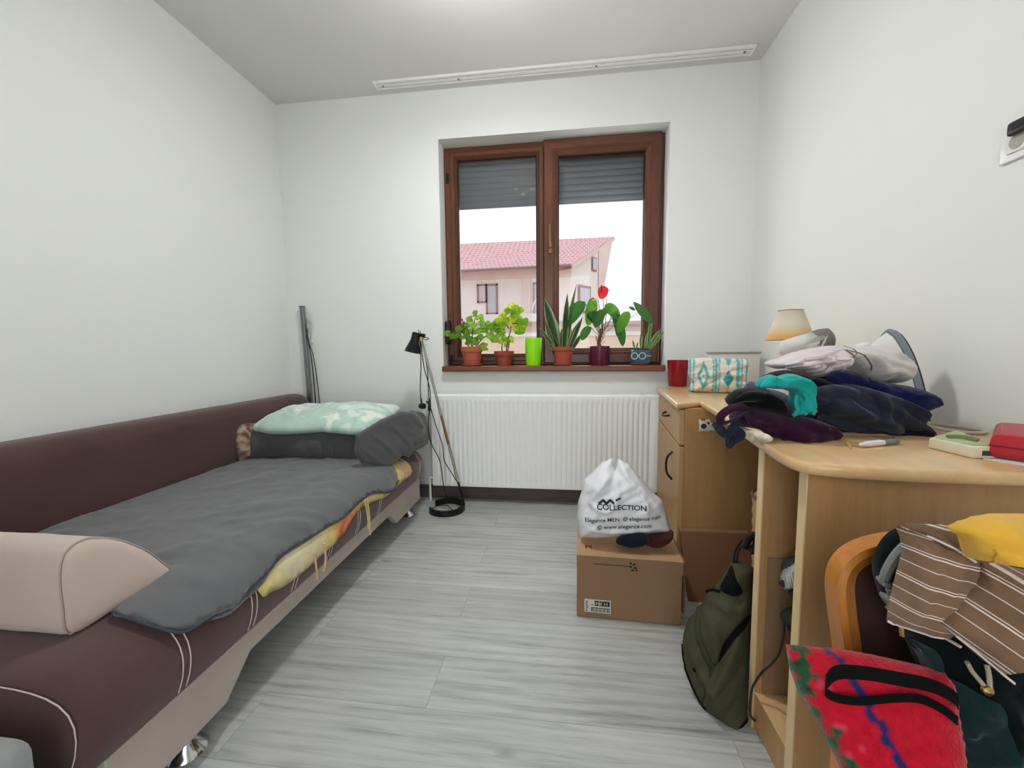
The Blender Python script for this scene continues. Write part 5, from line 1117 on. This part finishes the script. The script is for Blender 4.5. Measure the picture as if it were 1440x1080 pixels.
bagm = mat('white_plastic_film', (242, 244, 248), .25, spec=.6, var=.03, vscale=12)
bt = bagm.node_tree; bp_ = bt.nodes['Principled BSDF']; tr = bt.nodes.new('ShaderNodeBsdfTranslucent'); tr.inputs[0].default_value = (.8, .82, .84, 1); mx = bt.nodes.new('ShaderNodeMixShader'); mx.inputs[0].default_value = .15
bt.links.new(bp_.outputs[0], mx.inputs[1]); bt.links.new(tr.outputs[0], mx.inputs[2]); bt.links.new(mx.outputs[0], bt.nodes['Material Output'].inputs[0])
ba, bb_ = P(815, 756, 'z', bxT+.002), P(944, 752, 'z', bxT+.002)
bfr = Plane((2.08, -1.035, bxT+.002), (1, -.05, 0), (0, .16, 1))
bag = inflate('plastic_bag', bfr, [(815, 755), (811, 725), (813, 705), (818, 690), (821, 674), (833, 664), (846, 650), (861, 644), (863, 655), (865, 661), (869, 645), (884, 652), (898, 668), (916, 690), (931, 703), (936, 718), (940, 735), (946, 749), (930, 750), (900, 752), (870, 755), (840, 757)], .085, .06, .10, bagm, step=.008, smooth_=False, power=.7,
    folds=[(.010, 6, 1.25, 3, 4), (.0035, 18, .6, 3, 6)], ridges=[([(862, 657), (840, 685), (826, 700)], 0.012, 0.014), ([(864, 660), (866, 690), (860, 706)], 0.012, 0.014), ([(867, 655), (890, 680), (905, 705), (900, 720)], 0.012, 0.014), ([(846, 655), (835, 680), (822, 690)], 0.012, 0.014), ([(884, 655), (905, 690), (930, 720)], 0.012, 0.014), ([(824, 700), (848, 714), (862, 704)], 0.012, 0.014), ([(930, 715), (936, 735), (940, 745)], 0.012, 0.014), ([(820, 735), (850, 744), (900, 742), (930, 738)], 0.012, 0.014)], label='white plastic shopping bag with black print sitting on the cardboard box', cat='bag')
tr_ = bvh_of(bag)
def bagskin(px, py, e=.0022):
    a, c = bfr.uv(px, py); h = tr_.ray_cast(bfr.pt(a, c, .4), -bfr.N)[0]; return (h if h is not None else bfr.pt(a, c)) + bfr.N*e
bink = mat('bag_print', (38, 42, 56), .6)
def btext(name, s, px0, px1, py, pxh, slope=0, bold=0):
    w_ = [v.x for v in text_geom(s, 1, 'LEFT')[0]]; sx = (px1-px0)/max(w_)
    b = B(); add_text(b, s, 1, lambda x, y: bagskin(px0+x*sx, py-y*pxh*1.38+slope*x*sx), 'LEFT', bold); obj(name, b, bink, bag, smooth=False)
btext('lettering', 'COLLECTION', 838, 904, 709, 7.0, .03, .02)
btext('lettering', 'Elégance MEN  © elegance men', 822, 925, 727.5, 5.6, -.035, .012)
btext('lettering', '© www.elegance.com', 839, 912, 737.5, 5.8, -.03, .012)
b = B(); zz = [(841, 702), (847, 697), (851, 702), (856, 697), (861, 701)]
zr = resample([V(p) for p in zz], 1.0, False)+[V(zz[-1])]; tube(b, [bagskin(p[0], p[1], .001) for p in zr], .0048, 6, 0); tube(b, [bagskin(p[0], p[1], .001) for p in ((863.5, 697), (866, 695), (869, 694))], .004, 6, 2); obj('emblem', b, bink, bag)
fr = Plane((2.16, -1.085, bxT+.001), (1, -.05, 0))
inflate('navy_cloth', fr, [(866, 761), (880, 752), (900, 750), (912, 756), (908, 765), (890, 769), (874, 766)], .03, .04, .02, cloth('cap_navy', (26, 28, 42)), step=.006, label='dark navy cloth item pinned under the front of the plastic bag', cat='cloth')
inflate('maroon_cloth', Plane((2.23, -1.07, bxT+.001), (1, -.05, 0)), [(904, 762), (912, 752), (935, 748), (947, 747), (945, 758), (933, 767), (918, 769)], .03, .04, .02, cloth('cap_maroon', (66, 36, 36)), step=.006, label='dark maroon cloth item under the right corner of the plastic bag', cat='cloth')

# ================================================================== BACKPACK
olive = mat('olive_canvas', (72, 72, 54), .85, var=.10, vscale=6, bump=.3, bscale=260, bdist=.0008, spec=.15); olived = mat('olive_dark', (60, 64, 46), .88, var=.1, spec=.1)  # second, darker olive for the strap and seam
blackc = mat('black_webbing', (11, 11, 11), .9, spec=.15)
bpf = Plane((2.32, -1.46, .0), (.90, -.43, 0), (.02, .30, 1))
bpk = inflate('backpack', bpf, [(1030, 790), (1021, 803), (1012, 815), (1003, 828), (994, 832), (988, 846), (978, 860), (968, 872), (961, 893), (960, 918), (965, 940), (973, 960), (985, 984), (1000, 1003), (1015, 1012), (1030, 1022), (1043, 1031), (1052, 1024), (1056, 1000), (1059, 950), (1061, 900), (1062, 850), (1062, 815), (1061, 800), (1046, 791)], .085, .06, .09, olive, step=.010, folds=[(.016, 5, .9, 3, 5), (.006, 15, 1.2, 3, 2)], ridges=[([(990, 850), (1010, 880), (1008, 920)], 0.016, 0.016), ([(1000, 835), (1030, 850), (1056, 845)], 0.016, 0.016), ([(975, 900), (990, 940), (1010, 960)], 0.016, 0.016), ([(1050, 870), (1030, 910), (1010, 950), (1012, 990)], 0.016, 0.016)], 
    label='olive green canvas backpack slumped on the floor in the knee hole of desk', cat='backpack')
tb_ = bvh_of(bpk)
def bsk_(px, py, e=.003):
    a, c = bpf.uv(px, py); h = tb_.ray_cast(bpf.pt(a, c, .5), -bpf.N)[0]; return (h if h is not None else bpf.pt(a, c)) + bpf.N*e
def strip(name, ln, r, m, flat=.35, e=.002, par=None, rfun=None):
    pts_ = resample([V(p) for p in ln], 6, False)+[V(ln[-1])]; b = B(); tube(b, [bsk_(p[0], p[1], e) for p in pts_], rfun or r, 8, 0, flat=flat); return obj(name, b, m, par or bpk)
def patch(name, outl, m, e=.003, step=3.0, par=None):
    vo, fo, _ = triangulate(outl, step); b = B(); A = [b.verts.new(bsk_(p.x, p.y, e)) for p in vo]
    for f in fo: b.faces.new([A[i] for i in f])
    return obj(name, b, m, par or bpk, angle=None, recalc=False)
patch('open_pocket', [(1014, 822), (1022, 806), (1030, 793), (1038, 808), (1046, 826), (1036, 830), (1022, 826)], blackc, .004)
patch('front_pocket', [(1058, 862), (1046, 868), (1032, 884), (1020, 905), (1006, 930), (1000, 945), (995, 975), (1008, 1003), (1030, 1014), (1044, 1000), (1054, 960), (1058, 910)], olive, .008)
patch('side_net', [(1010, 1012), (1022, 1005), (1044, 1004), (1054, 1000), (1052, 1022), (1042, 1030), (1024, 1020)], blackc, .005)
patch('zip_flap', [(1014, 916), (1020, 895), (1032, 876), (1046, 862), (1056, 858), (1050, 872), (1036, 885), (1024, 902)], blackc, .011)
strip('strap', [(984, 852), (984, 872), (990, 895), (1000, 918), (1006, 926)], .010, olived, .3, .004)
strip('piping', [(960, 905), (966, 935), (978, 962), (992, 982), (1010, 996)], .003, blackc, 1, .004)
strip('piping', [(993, 832), (1004, 828), (1014, 826)], .004, blackc, 1, .004)
strip('seam', [(1000, 918), (1003, 940), (990, 975), (996, 990)], .002, olived, 1, .002)
b = B(); lathe(b, [(.0001, .003), (.005, .002), (.006, 0)], bsk_(981, 931, .002), 12, bpf.N); obj('button', b, blackc, bpk)
b = B(); hp = lambda px, py: bpf.pt(*bpf.uv(px, py), .01)
tube(b, [hp(1032, 792), hp(1033, 778), hp(1040, 764), hp(1050, 755), hp(1058, 752)], .006, 8, 5, flat=.5); tube(b, [hp(1036, 790), hp(1040, 772), hp(1050, 760), hp(1060, 757)], .005, 8, 5, flat=.5); tube(b, [hp(1046, 770), hp(1053, 757), hp(1062, 752), hp(1063, 768), hp(1054, 774)], .016, 8, 5, flat=.6); obj('shoulder_strap', b, mat('strap_black', (30, 26, 28), .8), bpk)

# ================================================================== VACUUM IN THE COMPARTMENT
vc = P(1122, 815, 'x', 2.46)
hv = thing('handheld_vacuum', (2.50, -1.605, .103), 'silver and black handheld vacuum standing in the desk compartment', 'vacuum')
silver = mat('silver_plastic', (186, 188, 194), .3, .5); fr = Plane((2.45, -1.61, .103), (.55, -.84, 0))
o1 = inflate('head_shell', Plane((2.47, -1.60, .103), (.9, -.43, 0)), [(1097, 812), (1100, 803), (1108, 793), (1118, 788), (1130, 786), (1140, 790), (1140, 815), (1128, 822), (1112, 828), (1101, 826)], .028, .02, .03, silver, parent=hv, step=.006)
fr2 = Plane((2.47, -1.60, .103), (.9, -.43, 0)); tv = bvh_of(o1)
def vs_(px, py, e=.001): a, c = fr2.uv(px, py); h = tv.ray_cast(fr2.pt(a, c, .3), -fr2.N)[0]; return (h if h is not None else fr2.pt(a, c))+fr2.N*e
b = B(); lathe(b, [(.0001, .003), (.007, .003), (.009, 0)], vs_(1101, 816), 16, fr2.N); obj('nozzle', b, blackp, hv)
b = B()
for dx in (0, 3.2, 6.4): tube(b, [vs_(1103+dx+3, 803-dx*.7), vs_(1105+dx+3.5, 813-dx*.5), vs_(1106+dx+4, 820-dx*.3)], .0018, 6, 2)
obj('ridges', b, whitep, o1)
inflate('motor_cap', fr2.shift(-.012), [(1100, 800), (1101, 790), (1108, 784), (1120, 781), (1140, 782), (1140, 796), (1120, 796)], .025, .02, .02, mat('dark_grey_plastic', (50, 50, 52), .4), parent=hv, step=.006)
inflate('grip', fr2.shift(-.005), [(1108, 826), (1125, 822), (1142, 820), (1142, 850), (1122, 849), (1114, 842)], .022, .018, .02, blackp, parent=hv, step=.006)
a0 = fr2.uv(1128, 850); zz0 = fr2.pt(*a0); b = B(); cyl(b, (2.50, -1.605, .1035), zz0+V((.02, .0, 0)), .016, 14); obj('wand', b, blackp, hv)
inflate('red_ribbon', fr2.shift(-.02), [(1118, 781), (1120, 771), (1126, 768), (1140, 769), (1140, 782)], .015, .012, .012, mat('red_knit', (176, 24, 36), .85), step=.005, folds=[(.006, 40, .3, 1, 2)], label='scrap of red knit on top of the silver handheld vacuum', cat='cloth')
bg_ = inflate('black_bag', Plane((2.44, -1.61, .103), (.9, -.43, 0)), [(1096, 865), (1104, 856), (1118, 852), (1140, 848), (1140, 905), (1122, 900), (1112, 888), (1104, 878)], .03, .02, .025, mat('black_nylon', (18, 18, 20), .6), step=.006, folds=[(.010, 20, .8, 2, 2)], label='black nylon bundle below the handheld vacuum in the desk compartment', cat='bundle')
cw = thing('power_cord', P(1058, 968, 'x', 2.37), 'thin black cord running from the compartment down to the desk plinth', 'cord')
b = B(); tube(b, [P(1103, 878, 'y', -1.60), P(1101, 896, 'y', -1.60), P(1096, 918, 'y', -1.59), P(1085, 934, 'y', -1.58), P(1072, 945, 'y', -1.56), P(1063, 958, 'x', 2.345), P(1057, 972, 'x', 2.335), P(1055, 1005, 'x', 2.335), P(1066, 1016, 'z', .004)], .0028, 8, 6); obj('cable', b, blackp, cw)

# ================================================================== CHAIR WITH CLOTHES AND RED BAG
honey = wood_mat('honey_wood', (200, 130, 52), (166, 98, 34), .35, 1.0, 2, coat=.3, contrast=.8); chd = mat('chair_fabric', (58, 34, 28), .85, var=.1, bump=.3, bscale=250)
CY = -1.90; ch = thing('dining_chair', (2.50, -2.08, 0), 'honey wood chair with arched back and dark brown panel, piled with clothes', 'chair')
arch = [(2.312, .40), (2.302, .50), (2.290, .57), (2.285, .62), (2.294, .655), (2.322, .682), (2.38, .700), (2.50, .712), (2.62, .700), (2.678, .682), (2.706, .655), (2.715, .62), (2.710, .57), (2.698, .50), (2.688, .40)]
ap = catmull([V((x, CY, z)) for x, z in arch], 5); cen = V((2.5, CY, .5)); b = B(); rings = []
for i, p in enumerate(ap):
    t = (ap[min(i+1, len(ap)-1)]-ap[max(i-1, 0)]).normalized(); n_ = V((t.z, 0, -t.x))
    if n_.dot(cen-p) < 0: n_ = -n_
    w_ = .032; rings.append([p+V((0, -.013, 0))+n_*.003, p+V((0, -.016, 0))+n_*w_*.4, p+V((0, -.006, 0))+n_*w_, p+V((0, .012, 0))+n_*w_, p+V((0, .014, 0))])
loft(b, rings); obj('back_frame', b, honey, ch, angle=35)
inner = [cen+(p-cen)*.90 for p in ap]; b = B(); prism(b, [(p.x, p.z) for p in inner], 'y', CY-.004, CY+.010); obj('back_panel', b, chd, ch, smooth=False)
b = B(); box(b, (2.29, -2.30, .385), (2.71, -1.90, .425), .012); obj('seat', b, chd, ch)
b = B(); box(b, (2.30, -2.285, .33), (2.70, -1.905, .385), .004); obj('apron', b, honey, ch)
for x in (2.305, 2.665):
    for y in (-2.285, -1.925):
        b = B(); loft(b, [[V((x+s0*k, y+s1*k+(.0 if z else 0), z)) for s0, s1 in ((0, 0), (.032, 0), (.032, .032), (0, .032))] for z, k in ((0, .8), (.35, 1))]); obj('leg', b, honey, ch, smooth=False)

# red woven bag
rbf = Plane((2.30, -2.035, .455), (.86, -.20, -.02), (.05, .55, .75))
ra = V(lin((196, 18, 44))); ra2 = V(lin((172, 14, 38))); gr = V(lin((34, 74, 48))); nv = V(lin((44, 36, 92))); pk = V(lin((206, 60, 84)))
P0, P1 = rbf.uv(1105, 906), rbf.uv(1186, 1085); T0, T1 = rbf.uv(1160, 908), rbf.uv(1262, 1085)
blobs = [rbf.uv(*p)+(r,) for *p, r in ((1122, 909, 10), (1120, 940, 12), (1127, 945, 10), (1138, 1000, 8), (1141, 1012, 9), (1126, 972, 8), (1152, 1030, 7), (1158, 1040, 8), (1167, 1025, 5), (1166, 1052, 9), (1192, 1075, 9), (1184, 1084, 8))]
def red_col(a, y):
    n1 = noise.noise(V((a*120, y*120, 2))); c = ra.lerp(ra2, max(0, min(1, .5+n1)))
    # distance to the navy line running parallel to the left edge
    t0, t1 = V(T0), V(T1); d = (t1-t0).normalized(); r_ = V((a, y))-t0; s_ = d.x*r_.y-d.y*r_.x
    if abs(s_+.002*sin(r_.dot(d)*260)) < .0055: return nv
    for bx_, by_, r in blobs:
        rr = r*.00115; q_ = V((a-bx_, y-by_)); k = q_.length/(rr*(1+.25*sin(5*atan2(q_.y, q_.x)+bx_*90)))
        if k < 1: return gr if n1 < .45 else V(lin((24, 44, 34)))
    t0 = V(P0); t1 = V(P1); d = (t1-t0).normalized(); r_ = V((a, y))-t0; s2 = abs(d.x*r_.y-d.y*r_.x)
    if s2 < .03 and noise.noise(V((a*60, y*60, 9))) > .3: return pk
    return c
rbag = inflate('woven_bag', rbf, [(1105, 906), (1140, 909), (1180, 912), (1225, 920), (1275, 931), (1325, 942), (1340, 960), (1348, 1000), (1360, 1080), (1365, 1140), (1290, 1150), (1215, 1140), (1186, 1090), (1172, 1060), (1158, 1035), (1140, 1000), (1120, 968), (1109, 935)], .03, .022, .05, mat('red_wool', (196, 18, 44), .95, attr=True, bump=.9, bscale=220, bdist=.0025, sheen=.3, spec=.05), step=.0065, col=red_col, smooth_=False, folds=[(.010, 6, .4, 3, 3)],
    label='red woven wool bag with green flower border lying on the chair seat', cat='bag')
trb = bvh_of(rbag)
def rsk(px, py, e=.004): a, c = rbf.uv(px, py); h = trb.ray_cast(rbf.pt(a, c, .4), -rbf.N)[0]; return (h if h is not None else rbf.pt(a, c))+rbf.N*e
def ribbon(ln, half, m, par, name, surf):
    """flat band: centre line in the photo, half width as a vector"""
    b = B(); pts_ = catmull([V((p[0], p[1], p[2])) for p in ln], 6); rings = []
    for p in pts_:
        hw_ = half; a = surf(p.x, p.y-hw_, p.z); c = surf(p.x, p.y+hw_, p.z); n_ = rbf.N*.0015; rings.append([a+n_, c+n_, c-n_, a-n_])
    loft(b, rings); return obj(name, b, m, par, smooth=True, angle=40)
ribbon([(1330, 985, .006), (1300, 970, .03), (1265, 957, .045), (1225, 949, .05), (1185, 942, .045), (1155, 942, .035), (1145, 955, .022)], 9, blackc, rbag, 'handle', rsk)
ribbon([(1145, 958, .020), (1148, 970, .012), (1165, 978, .008), (1195, 981, .008), (1235, 977, .008), (1270, 978, .007), (1300, 990, .005), (1330, 1010, .004)], 6, blackc, rbag, 'handle', rsk)

# jacket
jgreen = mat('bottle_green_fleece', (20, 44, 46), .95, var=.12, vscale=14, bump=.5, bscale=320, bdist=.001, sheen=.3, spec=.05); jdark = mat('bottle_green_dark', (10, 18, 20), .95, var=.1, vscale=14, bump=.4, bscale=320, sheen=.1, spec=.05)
jf = Plane((2.42, -1.965, .55), (1, -.10, 0), (-.02, .08, 1))
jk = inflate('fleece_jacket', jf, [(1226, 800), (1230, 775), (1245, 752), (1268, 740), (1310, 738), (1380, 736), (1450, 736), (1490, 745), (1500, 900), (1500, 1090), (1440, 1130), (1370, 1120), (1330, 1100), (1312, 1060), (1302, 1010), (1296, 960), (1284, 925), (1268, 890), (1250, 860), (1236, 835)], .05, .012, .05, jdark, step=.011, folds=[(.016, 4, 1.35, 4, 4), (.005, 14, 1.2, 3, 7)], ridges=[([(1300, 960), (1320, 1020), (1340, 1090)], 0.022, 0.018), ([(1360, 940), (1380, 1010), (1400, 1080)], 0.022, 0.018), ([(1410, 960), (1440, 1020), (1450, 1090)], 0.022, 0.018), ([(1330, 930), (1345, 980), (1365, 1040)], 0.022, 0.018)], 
    label='dark bottle green fleece jacket hung over the chair back', cat='jacket')
tj = bvh_of(jk)
def jsk(px, py, e=.003): a, c = jf.uv(px, py); h = tj.ray_cast(jf.pt(a, c, .4), -jf.N)[0]; return (h if h is not None else jf.pt(a, c, .03))+jf.N*e
def jpatch(name, outl, m, e, step=4.0):
    vo, fo, _ = triangulate(outl, step); b = B(); A = [b.verts.new(jsk(p.x, p.y, e)) for p in vo]
    for f in fo: b.faces.new([A[i] for i in f])
    return obj(name, b, m, jk, angle=None, recalc=False)
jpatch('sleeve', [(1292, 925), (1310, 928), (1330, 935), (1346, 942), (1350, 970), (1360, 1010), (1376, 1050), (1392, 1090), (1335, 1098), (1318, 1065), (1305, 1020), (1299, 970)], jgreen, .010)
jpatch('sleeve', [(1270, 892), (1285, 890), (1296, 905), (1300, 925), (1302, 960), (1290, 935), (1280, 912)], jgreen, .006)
def jtube(name, ln, r, m, flat=1, e=.004):
    pts_ = resample([V(p) for p in ln], 5, False)+[V(ln[-1])]; b = B(); tube(b, [jsk(p[0], p[1], e) for p in pts_], r, 8, 0, flat=flat); return obj(name, b, m, jk)
greyrib = mat('grey_rib', (128, 132, 130), .9)
jp = lambda x, y, h: jf.pt(*jf.uv(x, y), h)
b = B(); tube(b, [jp(1230, 808, .02), jp(1228, 790, .03), jp(1234, 771, .035), jp(1247, 756, .035), jp(1262, 746, .035), jp(1276, 742, .03)], .009, 8, 6, flat=.7); obj('collar', b, greyrib, jk)
b = B()
for i in range(13):
    t = i/12; x, y = 1238+28*t, 788-36*t**.8; tube(b, [jp(x, y, .042), jp(x+4, y+14, .046)], .0024, 6, 0)
obj('rib_lining', b, mat('lining_stripe', (190, 184, 168), .9), jk)
jtube('trim', [(1226, 808), (1240, 812), (1262, 816)], .004, greyrib); jtube('trim', [(1227, 812), (1233, 828), (1243, 842), (1247, 850)], .004, greyrib)
brass = mat('brass', (190, 160, 96), .3, .9)
jtube('zip_pull', [(1245, 842), (1244, 860), (1245, 874)], .003, brass)
for ln in ([(1322, 902), (1330, 915), (1339, 930)], [(1347, 905), (1346, 920), (1343, 934)], [(1416, 942), (1423, 955), (1428, 960)], [(1440, 930), (1436, 948), (1430, 960)]): jtube('drawcord', ln, .0028, mat('cord_beige', (168, 158, 138), .8))
b = B(); lathe(b, [(.0001, .006), (.006, .004), (.007, 0)], jsk(1340, 932, .003), 12, jf.N); obj('toggle', b, brass, jk)

# striped shirt
def stripes(name, ang, period, off):
    k = NT(name); uv = k.coord('UV', (1, 1, 1), (0, 0, ang)); sp = k.n('SeparateXYZ'); k.link(uv, sp.inputs[0])
    v = k.math('FRACT', k.math('ADD', k.math('DIVIDE', sp.outputs['Y'], period), off)); 
    def band(c, w_): return k.math('LESS_THAN', k.math('ABSOLUTE', k.math('SUBTRACT', v, c)), w_)
    f = k.math('MAXIMUM', band(.46, .022), band(.55, .014)); f = k.math('MAXIMUM', f, k.math('MULTIPLY', band(.02, .016), .8))
    n1 = k.noise(k.coord('Object'), 20, 4); base = k.ramp(n1, [(.3, rgba((112, 86, 66))), (.7, rgba((132, 104, 82)))])
    k.link(k.mix(f, base, rgba((222, 206, 198))), k.b.inputs['Base Color']); k.b.inputs['Roughness'].default_value = .9; k.b.inputs['Specular IOR Level'].default_value = .1; k.b.inputs['Sheen Weight'].default_value = .15
    return k.m
sf = Plane((2.42, -2.03, .62), (1, -.12, 0), (-.01, .12, 1))
shirt = thing('striped_shirt', sf.O, 'brown shirt with thin white stripes thrown over the jacket on the chair', 'shirt')
inflate('shirt_body', sf, [(1258, 738), (1275, 736), (1310, 737), (1340, 738), (1352, 756), (1372, 775), (1385, 795), (1370, 830), (1352, 860), (1340, 890), (1330, 897), (1310, 894), (1280, 884), (1246, 873), (1250, 845), (1258, 812), (1268, 775), (1265, 755)], .020, .012, .03, stripes('stripe_body', .20, .036, .1), parent=shirt, step=.009, smooth_=False, folds=[(.008, 7, 1.2, 3, 2), (.003, 20, 1.3, 3, 5)], ridges=[([(1345, 770), (1340, 820), (1325, 880)], 0.016, 0.01), ([(1290, 750), (1280, 800), (1265, 860)], 0.016, 0.01), ([(1320, 745), (1312, 800), (1300, 840)], 0.016, 0.01)])
inflate('sleeve', sf.shift(.026), [(1374, 790), (1400, 792), (1440, 800), (1480, 815), (1490, 900), (1470, 925), (1440, 930), (1425, 940), (1404, 946), (1370, 918), (1340, 893), (1316, 874), (1335, 850), (1352, 822)], .024, .014, .04, stripes('stripe_sleeve', .62, .040, .3), parent=shirt, step=.009, smooth_=False, folds=[(.012, 6, -.6, 3, 6), (.004, 18, -.6, 3, 5)], ridges=[([(1365, 830), (1390, 870), (1420, 930)], 0.016, 0.013), ([(1390, 805), (1420, 850), (1450, 900)], 0.016, 0.013), ([(1345, 860), (1380, 900), (1405, 935)], 0.016, 0.013)])
inflate('collar', sf.shift(.028), [(1260, 737), (1272, 735), (1300, 738), (1325, 748), (1345, 765), (1352, 776), (1342, 779), (1325, 768), (1300, 752), (1278, 744)], .010, .008, .010, mat('shirt_brown_dark', (106, 82, 64), .9), parent=shirt, step=.006, smooth_=False)
def stube(ln, r, m, h): b = B(); pts_ = [sf.pt(*sf.uv(*p), h) for p in ln]; tube(b, pts_, r, 6, 5, flat=.6); obj('edge_piping', b, m, shirt)
wp = mat('piping_white', (214, 198, 190), .85)
def stube(ln, r, m, h):
    b = B(); pts_ = resample([V(p) for p in ln], 5, False)+[V(ln[-1])]; tube(b, [ssk(p.x, p.y) for p in pts_], r, 6, 0, flat=.6); obj('edge_piping', b, m, shirt)
strs = [bvh_of(o_) for o_ in shirt.children]
def ssk(px, py):
    a, c = sf.uv(px, py); hs = [t_.ray_cast(sf.pt(a, c, .4), -sf.N)[0] for t_ in strs]; hs = [h for h in hs if h is not None]
    return (max(hs, key=lambda h: (h-sf.O).dot(sf.N)) if hs else sf.pt(a, c, .02)) + sf.N*.001
stube([(1247, 872), (1280, 884), (1310, 893), (1332, 896)], .0018, wp, .016); stube([(1316, 874), (1340, 893), (1370, 918), (1404, 945)], .0018, wp, .040); stube([(1365, 780), (1390, 800), (1415, 838), (1430, 865)], .0028, wp, .056); stube([(1262, 737), (1285, 745), (1310, 757), (1340, 776)], .0016, wp, .042)
# yellow shirt
yf = sf.shift(.05)
ysh = inflate('yellow_shirt', yf, [(1331, 739), (1345, 734), (1365, 727), (1390, 722), (1430, 722), (1490, 724), (1500, 800), (1470, 802), (1430, 797), (1400, 789), (1372, 787), (1358, 783), (1350, 768), (1346, 752), (1338, 748)], .032, .02, .035, cloth('mustard_jersey', (222, 172, 62), sheen=.2), step=.008, smooth_=False, folds=[(.008, 8, .35, 3, 6), (.004, 20, .2, 3, 2)], ridges=[([(1352, 752), (1372, 765), (1385, 785)], 0.012, 0.012), ([(1370, 735), (1400, 755), (1440, 765)], 0.012, 0.012), ([(1365, 780), (1400, 772), (1450, 785)], 0.012, 0.012), ([(1352, 745), (1375, 742), (1410, 735)], 0.012, 0.012)],
    label='mustard yellow shirt bundled on top of the striped shirt', cat='shirt')
ty = bvh_of(ysh); b = B()
for r_, pts_ in ((.0012, [(1357, 780), (1352, 768), (1348, 754)]), (.0012, [(1371, 785), (1364, 770), (1361, 754)])):
    q_ = []
    for p in resample([V(p) for p in pts_], 4, False):
        a, c = yf.uv(p.x, p.y); h = ty.ray_cast(yf.pt(a, c, .4), -yf.N)[0]
        if h is not None: q_.append(h+yf.N*.001)
    tube(b, q_, r_, 6, 0, flat=.6)
obj('hem', b, mat('mustard_dark', (186, 136, 40), .9), ysh)
